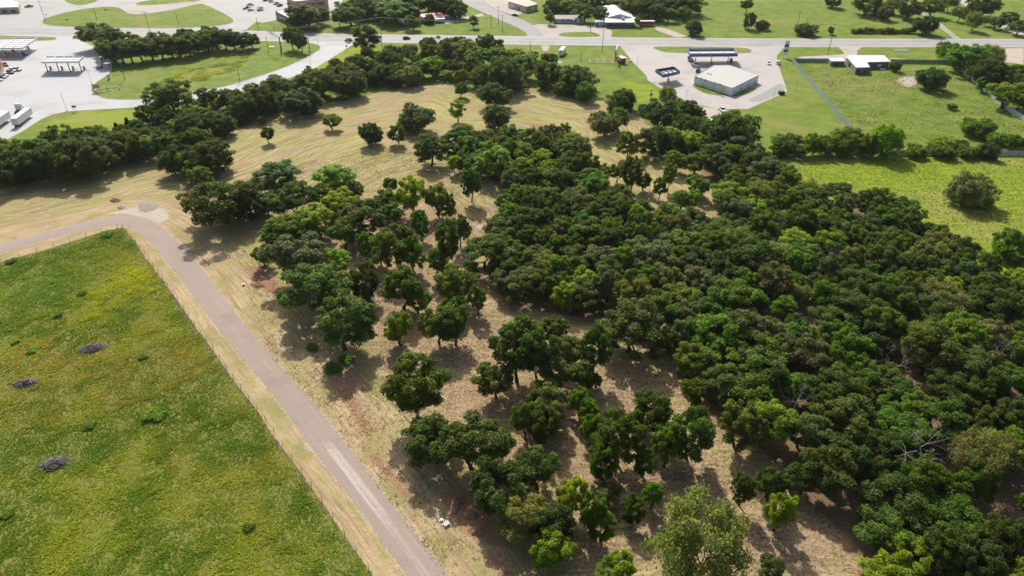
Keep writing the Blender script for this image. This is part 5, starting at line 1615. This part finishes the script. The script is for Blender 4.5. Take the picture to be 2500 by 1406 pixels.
def tractor(a, b, c, label):
    p, ang = heading(a, b)
    t = thing('truck_tractor', label, 'truck', p, ang)
    pm = paint(c)
    MB().loft([rsec(-.9, 1.2, 1.0, 3.7, .2), rsec(.4, 1.22, .9, 3.8, .25), rsec(.9, 1.2, .9, 3.0, .25), rsec(1.1, 1.1, .9, 2.3, .2), rsec(2.9, .95, .8, 1.9, .25), rsec(3.2, .85, .8, 1.7, .2)]).build('cab', pm, t)
    MB().box(.93, 0, 2.5, .1, 1.9, .75).build('windscreen', M_GLASS, t)
    for s in (-1, 1):
        MB().box(.1, s * 1.22, 2.35, .8, .04, .7).build('side_window', M_GLASS, t)
        MB().tube((-1.1, s * 1.0, 1.0), (-1.1, s * 1.0, 4.1), .09, .09, 6).build('exhaust_stack', M_STEEL, t)
        MB().tube((-1.6, s * 1.0, .75), (-.3, s * 1.0, .75), .33, .33, 8).build('fuel_tank', M_STEEL, t)
        MB().box(3.2, s * .7, 1.2, .1, .3, .25).build('headlight', M_WHITE, t)
    MB().box(-2.2, 0, .85, 3.4, .9, .25).build('chassis', M_DARK, t)
    wheels(t, (-3.2, -2.0), 1.22, .5, .5)
    wheels(t, (2.2,), 1.2, .5, .3)
    return t
semi_trailer((34, 318), (82, 280), 'white box trailer parked nearest the lower lawn kerb')
semi_trailer((-30, 332), (34, 286), 'white box trailer parked behind the nearest one', name='box_trailer')
semi_trailer((-30, 316), (18, 282), 'shiny tank trailer parked at the lot edge by the white trailers', True, name='tank_trailer')
tractor((44, 279), (56, 267), WH, 'white truck cab in front of the parked box trailer')
semi_trailer((255, 138), (247, 161), 'shiny tank trailer parked beside the dark tree row', True, name='tank_trailer')
tractor((246, 161), (243, 169), WH, 'white truck cab pulling the tank trailer by the tree row')

# ------------------------------------------------------------------ smaller things by the roads
p, ang = heading((1364, 144), (1380, 124))
t = thing('white_trailer', 'white box trailer standing alone on the dry lawn by the highway', 'trailer', p, ang)
MB().box(0, 0, 1.9, 9.5, 2.5, 2.6).build('box_body', M_WHITE, t)
MB().add([(-4.8, -1.3, 3.2), (4.8, -1.3, 3.2), (4.8, 0, 3.55), (-4.8, 0, 3.55), (4.8, 1.3, 3.2), (-4.8, 1.3, 3.2)], [(0, 1, 2, 3), (3, 2, 4, 5), (0, 3, 5), (1, 4, 2)]).build('roof', M_ROOFW, t)
for i in range(6):
    for s in (-1, 1):
        MB().box(-4 + i * 1.6, s * 1.27, 1.9, .06, .04, 2.4).build('side_rib', M_WALL, t)
MB().box(0, 0, .5, 8.6, .8, .2).build('chassis', M_DARK, t)
wheels(t, (-2.4, -1.4), 1.2, .38)

p, ang = heading((1504, 144), (1524, 157))
t = thing('red_food_booth', 'red booth with white roof beside the station lot edge', 'booth', G(1516, 154), R(-62))
MB().box(0, 0, 1.7, 5.0, 2.6, 2.6).build('cabin', M_RED, t)
MB().box(0, 0, 3.08, 5.6, 3.3, .16).build('roof', M_WHITE, t)
for s in (-1, 1):
    MB().box(-.3, s * 1.31, 1.9, 2.4, .06, 1.0).build('serving_hatch', M_WHITE, t)
MB().box(2.51, 0, 1.5, .06, .9, 2.0).build('door', M_DARK, t)
MB().box(0, 0, .3, 4.6, 2.0, .3).build('chassis', M_DARK, t)
wheels(t, (-.5, .6), 1.3, .34)
t = thing('billboard_sign', 'tall two-sided sign board seen edge-on beside the red booth', 'sign', G(1503, 150), R(78))
for x in (-5, 0, 5):
    MB().box(x, 0, 2.6, .25, .25, 5.2).build('post', M_DARK, t)
for x in (-5.2, -1.7, 1.7, 5.2):
    MB().box(x, 0, 6.0, 3.3, .35, 2.6).build('panel', M_WHITE if x > -2 else M_DARK, t)
t = thing('timber_frames', 'pale timber frames lying on the dry lawn beside the booth', 'timber', G(1467, 152))
for x in (-6, -2, 2, 6):
    MB().box(x, 0, .15, .3, 6.6, .3).build('plank', M_BEIGE, t)
for y in (-3.2, 0, 3.2):
    MB().box(0, y, .4, 12.6, .3, .2).build('plank', M_BEIGE, t)
t = thing('board_stack', 'stack of white boards on the lawn at the thicket edge', 'boards', G(1362, 156))
for i in range(4):
    MB().box(0, i * 1.2, .12, 4.6, .4, .24).build('board', M_WHITE, t)
t = thing('picnic_table', 'small orange and white table on the lawn at the lot edge', 'table', G(1538, 152), .4)
MB().box(0, 0, .75, 2.0, .8, .08).build('table_top', plain('orange_paint', (.6, .25, .06)), t)
for s in (-1, 1):
    MB().box(0, s * .8, .45, 2.0, .3, .06).build('bench', M_WHITE, t)
    MB().box(s * .7, 0, .36, .1, 1.5, .7).build('leg', M_GREY, t)

t = thing('price_sign', 'tall price sign with stacked white and blue panels at the station entrance', 'sign', G(1915, 142), R(12))
hs = top_height((1915, 142), (1923, 102))
for s in (-1, 1):
    MB().box(s * .9, 0, hs / 2, .3, .3, hs).build('post', M_WHITE, t)
for i, (m_, zz, hh) in enumerate(((M_WHITE, .95, 2.0), (M_BLUE, .74, 1.5), (M_WHITE, .58, 1.4), (M_DARK, .44, 1.2), (M_WHITE, .3, 1.1))):
    MB().box(0, 0, hs * zz, 2.6, .5, hh).build('panel', m_, t)
t = thing('ice_chest', 'white ice chest on the lot edge below the price sign', 'ice chest', G(1899, 158), .2)
MB().box(0, 0, 1.1, 2.2, 1.3, 2.0).build('cabinet', M_WHITE, t)
MB().box(0, -.67, 1.1, 1.9, .05, 1.5).build('door', M_WALL, t)
MB().box(0, 0, .06, 2.5, 1.7, .12).build('pad', M_KERB, t)
t = thing('dumpster', 'black dumpster at the lower right corner of the station lot', 'dumpster', G(1907, 231), .1)
MB().box(0, 0, .8, 2.6, 1.6, 1.3, 0, 1.06).build('bin', M_BLACK, t)
MB().box(0, 0, 1.5, 2.8, 1.75, .1).build('lid', M_DARK, t)
for s in (-1, 1):
    MB().box(s * 1.35, 0, 1.0, .12, 1.0, .18).build('lift_pocket', M_DARK, t)
    MB().box(s * 1.0, 0, .08, .2, 1.2, .16).build('skid', M_DARK, t)
t = thing('bollard_pair', 'pair of white bollards on the pale kerb by the small canopy', 'bollards', G(1594, 206))
for s in (-1, 1):
    MB().tube((s * .6, 0, 0), (s * .6, 0, 1.2), .16, .16, 8).build('bollard', M_WHITE, t)
t = thing('red_freight_trailer', 'red box trailer with white roof right of the tin-roofed building', 'trailer', G(1578, 64.5), R(2))
MB().box(0, 0, 1.9, 10.0, 2.6, 2.4).build('box_body', M_RED, t)
MB().box(0, 0, 3.2, 10.2, 2.8, .16).build('roof', M_WHITE, t)
MB().box(0, 0, .5, 9.2, 1.2, .3).build('chassis', M_DARK, t)
wheels(t, (-2.8, -1.8), 1.25, .4)

t = thing('sign_enclosure', 'low white rail enclosure with a red board on the truck stop lawn', 'enclosure', G(258, 222))
A, B, C, D = (G(*q) - t.location for q in ((232, 221), (290, 214), (292, 221), (236, 228)))
for a, b in ((A, B), (B, C), (C, D), (D, A)):
    d = b - a
    c = (a + b) / 2
    MB().box(c.x, c.y, .55, d.length, .16, .22, math.atan2(d.y, d.x)).build('rail', M_WHITE, t)
for q in (A, B, C, D, (A + B) / 2, (C + D) / 2):
    MB().box(q.x, q.y, .6, .2, .2, 1.2).build('post', M_DARK, t)
q = G(238, 226) - t.location
MB().box(q.x, q.y, 3.0, 3.4, .25, 1.7).build('sign_board', plain('faded_red', (.55, .2, .18)), t)
for s in (-1.3, 1.3):
    MB().box(q.x + s, q.y, 1.1, .14, .14, 2.2).build('sign_post', M_DARK, t)
def box_thing(name, label, cat, px, rz, size, mat, lid=None, group=None):
    t = thing(name, label, cat, G(*px), rz, group)
    MB().box(0, 0, size[2] / 2 + .08, *size).build('cabinet', mat, t)
    MB().box(0, 0, .04, size[0] + .4, size[1] + .4, .08).build('pad', M_KERB, t)
    MB().box(0, 0, size[2] + .11, size[0] + .08, size[1] + .08, .06).build('lid', lid or mat, t)
    return t
box_thing('utility_cabinet', 'pale green utility cabinet on the lawn below the tank trailer', 'cabinet', (267, 195), .3, (1.1, .9, 2.6), M_FENCE2)
box_thing('meter_box', 'white open utility box on the grass beside the trench', 'utility box', (1090, 1280), .7, (1.0, .8, .3), M_BEIGE)
box_thing('meter_box', 'small white box beside the larger one near the trench', 'utility box', (1078, 1270), .7, (.4, .4, .25), M_WALL)
box_thing('meter_box', 'small white box on the verge left of the grove', 'utility box', (595, 696), .4, (.7, .6, .3), M_BEIGE)
box_thing('meter_box', 'small pale green box at the right kerb of the country road', 'utility box', (461, 612), .3, (.7, .6, .5), M_FENCE2)
box_thing('utility_pad', 'white pad-mounted box on the lawn by the leafless tree', 'utility box', (664, 118), .1, (2.4, 1.6, .6), M_WHITE)
t = thing('drive_sign', 'small dark sign on the lower lawn kerb of the truck stop', 'sign', G(184, 273))
MB().box(0, 0, 2.3, 1.8, .15, .9).build('panel', M_DARK, t)
for s in (-.6, .6):
    MB().box(s, 0, .95, .1, .1, 1.9).build('post', M_GREY, t)
t = thing('road_sign', 'small dark sign beside the mouth of the concrete drive', 'sign', G(847, 122))
MB().box(0, 0, 2.0, .9, .1, 1.1).build('panel', M_DARK, t)
MB().tube((0, 0, 0), (0, 0, 1.6), .06, .06, 6).build('post', M_GREY, t)
t = thing('yield_sign', 'small triangular sign on the junction by the upper lawn island', 'sign', G(115, 45))
MB().add([(-.6, -.04, 2.6), (.6, -.04, 2.6), (0, -.04, 1.6), (-.6, .04, 2.6), (.6, .04, 2.6), (0, .04, 1.6)], [(0, 2, 1), (3, 4, 5), (0, 1, 4, 3), (1, 2, 5, 4), (2, 0, 3, 5)]).build('panel', M_DARK, t)
MB().tube((0, .07, 0), (0, .07, 2.2), .05, .05, 6).build('post', M_GREY, t)
for px, lab in (((258, 26), 'pale stone marker on the upper lawn island near the gravel patch'), ((164, 50), 'pale monument stone near the left tip of the lawn island')):
    t = thing('stone_marker', lab, 'stone', G(*px), .3)
    MB().box(0, 0, .5, 1.4, .7, 1.0, 0, .8).build('block', M_KERB, t)
    MB().box(0, 0, .06, 2.0, 1.2, .12).build('plinth', M_KERB, t)
t = thing('culvert_grate', 'dark slatted culvert grate in the highway ditch before the yard', 'grate', G(2199, 125))
MB().box(0, 0, .12, 8.6, 5.2, .1).build('pit_cover', M_DARK, t)
for i in range(6):
    MB().box(-3.6 + i * 1.45, 0, .22, .3, 5.0, .12).build('slat', M_KERB, t)
t = thing('broken_trunk', 'broken bare trunk standing on the lawn right of the small oaks', 'trunk', G(756, 128))
m = MB()
m.tube((0, 0, -.1), (.2, 0, 4), .28, .22, 8).tube((.2, 0, 4), (.3, 0, 7.5), .22, .15, 8)
m.build('trunk', M_BARK, t)
MB().tube((.3, 0, 7.4), (1.5, 0, 8.8), .14, .1, 6).build('branch_stub', M_BARK, t)
MB().tube((.25, 0, 5.5), (-.9, 0, 7.2), .1, .06, 6).build('branch_stub', M_BARK, t)

# brush piles in the meadow
def brush_pile(px, rx, ry, h, rz, seed, label):
    rg = random.Random(seed)
    t = thing('brush_pile', label, 'brush pile', G(*px), rz)
    m = MB()
    for _ in range(170):
        a, r = rg.uniform(0, 6.28), math.sqrt(rg.random()) * rg.choice((.8, 1, 1, 1.25))
        x, y = math.cos(a) * rx * r, math.sin(a) * ry * r
        z = h * max(0, 1 - r * r) * rg.uniform(.4, 1.1) + .1
        d = rg.gauss(0, .6)
        L = rg.uniform(.6, 1.7)
        dx, dy, dz = math.cos(d) * L / 2, math.sin(d) * L / 2, rg.uniform(-.25, .3)
        m.tube((x - dx, y - dy, max(.03, z - dz)), (x + dx, y + dy, max(.03, z + dz)), rg.uniform(.03, .09), rg.uniform(.02, .05), 5, cap=False)
    o = m.build('branches', M_PILE, t)
    o['kind'] = 'stuff'
    mm = MB()
    secs = []
    for k, s in ((0, 1.0), (.55, .7), (.85, .3)):
        secs.append([(math.cos(q * .5236) * rx * .62 * s, math.sin(q * .5236) * ry * .62 * s, .02 + h * .5 * k) for q in range(12)])
    mm.loft(secs).build('heap_core', plain('dark_brush', (.045, .04, .036), .95), t)
M_PILE = make_bark('grey_brush', (.15, .13, .12), (.42, .38, .35))
brush_pile((226, 851), 2.6, 1.6, 1.1, .35, 1, 'dark grey brush pile in the middle of the meadow')
brush_pile((63, 936), 2.8, 1.2, .9, .1, 2, 'grey brush pile near the left edge of the meadow')
brush_pile((135, 1132), 2.7, 1.8, 1.0, .3, 3, 'grey brush pile in the lower part of the meadow')

# spoil banks beside the trench and by the verge
def mound(px_poly, h, seed, name, label, mat):
    pl = smooth_closed(GP(px_poly), 2)
    c = Vector((sum(p.x for p in pl) / len(pl), sum(p.y for p in pl) / len(pl), 0))
    t = link(name, None)
    me = MB()
    rg = random.Random(seed)
    secs = []
    for k in range(5):
        s = 1 - k / 4.6
        z = h * math.sin(k / 4 * 1.57) + .01
        secs.append([((p - c).x * s * rg.uniform(.88, 1.12), (p - c).y * s * rg.uniform(.88, 1.12), max(.0, z + (rg.uniform(-.18, .18) * h if k else 0))) for p in pl])
    bpy.data.objects.remove(t)
    o = me.loft(secs).build(name, mat)
    o.location = c
    tag(o, label, 'earth bank')
    return o
M_RED_EARTH = make_bark('red_earth', (.2, .105, .06), (.36, .22, .14))
M_CAL = make_bark('caliche', (.2, .165, .135), (.42, .36, .3))
mound([(1085, 1215), (1130, 1205), (1138, 1222), (1112, 1262), (1098, 1250)], .9, 1, 'spoil_bank', 'reddish spoil bank left of the open trench', M_RED_EARTH)
mound([(1138, 1240), (1165, 1250), (1168, 1268), (1120, 1268)], .8, 2, 'spoil_bank', 'brown spoil bank between the two arms of the trench', M_RED_EARTH)
mound([(1140, 1285), (1175, 1280), (1190, 1305), (1150, 1310)], .6, 3, 'spoil_bank', 'low red spoil bank below the trench', M_RED_EARTH)
mound([(268, 487), (290, 483), (300, 490), (285, 496), (268, 494)], .7, 4, 'spoil_bank', 'small dark red earth heap by the road bend', M_RED_EARTH)
mound([(330, 498), (372, 488), (392, 500), (380, 515), (345, 520)], .28, 5, 'gravel_heap', 'grey gravel heap spread on the bare patch at the road bend', M_CAL)
mound([(604, 690), (650, 688), (652, 700), (625, 708)], .6, 6, 'spoil_bank', 'red earth heap at the verge beside the left of the grove', M_RED_EARTH)
mound([(283, 505), (300, 500), (310, 508), (292, 514)], .4, 7, 'gravel_heap', 'small pale gravel heap on the outside of the bend', M_CAL)
# low hedge across the highway
for i in range(9):
    x = 2085 + i * 17
    p = G(x, 82)
    put_tree('S', p.x, p.y, 6.2, 1.9 + .5 * (i % 3), f'low dark hedge bush across the highway, {ORD[i + 1]} from left', 'hedge bushes across the highway', tint=.6)
for x, y, w, lab in ((351, 874, 2.6, 'dark weed clump in the meadow right of the middle brush pile'), (77, 859, 2.4, 'dark weed clump in the meadow left of the middle brush pile'), (36, 836, 2.2, 'dark weed clump near the left edge of the meadow'), (200, 718, 2.6, 'dark weed clump beside the yellow streak of the meadow'),
                     (143, 772, 2.2, 'small weed clump in the upper left of the meadow'), (27, 640, 3.0, 'weed clump by the wire fence at the top of the meadow'), (381, 1012, 5.0, 'wide grey-green weed patch in the centre of the meadow'), (262, 575, 4.0, 'weed clump in the top corner of the meadow by the bend'),
                     (220, 1040, 2.6, 'weed clump between the two lower brush piles'), (20, 1255, 2.8, 'weed clump near the lower left corner of the meadow'), (610, 1290, 2.4, 'weed clump in the lower meadow toward the road'),
                     (812, 905, 4.5, 'green weed patch on the red earth beside the verge'), (845, 880, 4.0, 'green weed patch under the oak by the verge'), (760, 850, 3.2, 'green weed patch along the ditch beside the verge')):
    p = G(x, y)
    put_tree('S', p.x, p.y, w, .35 + .12 * w, lab, 'weed clumps', tint=1.7)
bpy.context.view_layer.update()
t, L = gable('small_hut', 'small hut with grey roof half hidden by trees across the highway', (1845, 71), (1862, 71), 5.0, 2.4, 1.3, M_BLOCK, M_SILVER, ridge='across')
wall_opening(t, (-L / 2, 0), (L / 2, 0), .35, .65, .05, 2.0, M_DARK, 'door', M_WHITE)

# ------------------------------------------------------------------ thin summer haze over the whole place
hz = NT('haze')
pv = hz.n('VolumePrincipled', {'Density': HAZE, 'Anisotropy': .35})
pv.inputs['Color'].default_value = (.86, .9, .95, 1)
pv.inputs['Density Attribute'].default_value = ''
ho = hz.n('OutputMaterial')
hz.t.links.new(pv.outputs[0], ho.inputs['Volume'])
tag(MB().box(0, 450, 58, 2400, 1500, 118).build('haze', hz.m), 'thin pale summer haze lying over the fields', 'haze', kind='stuff')
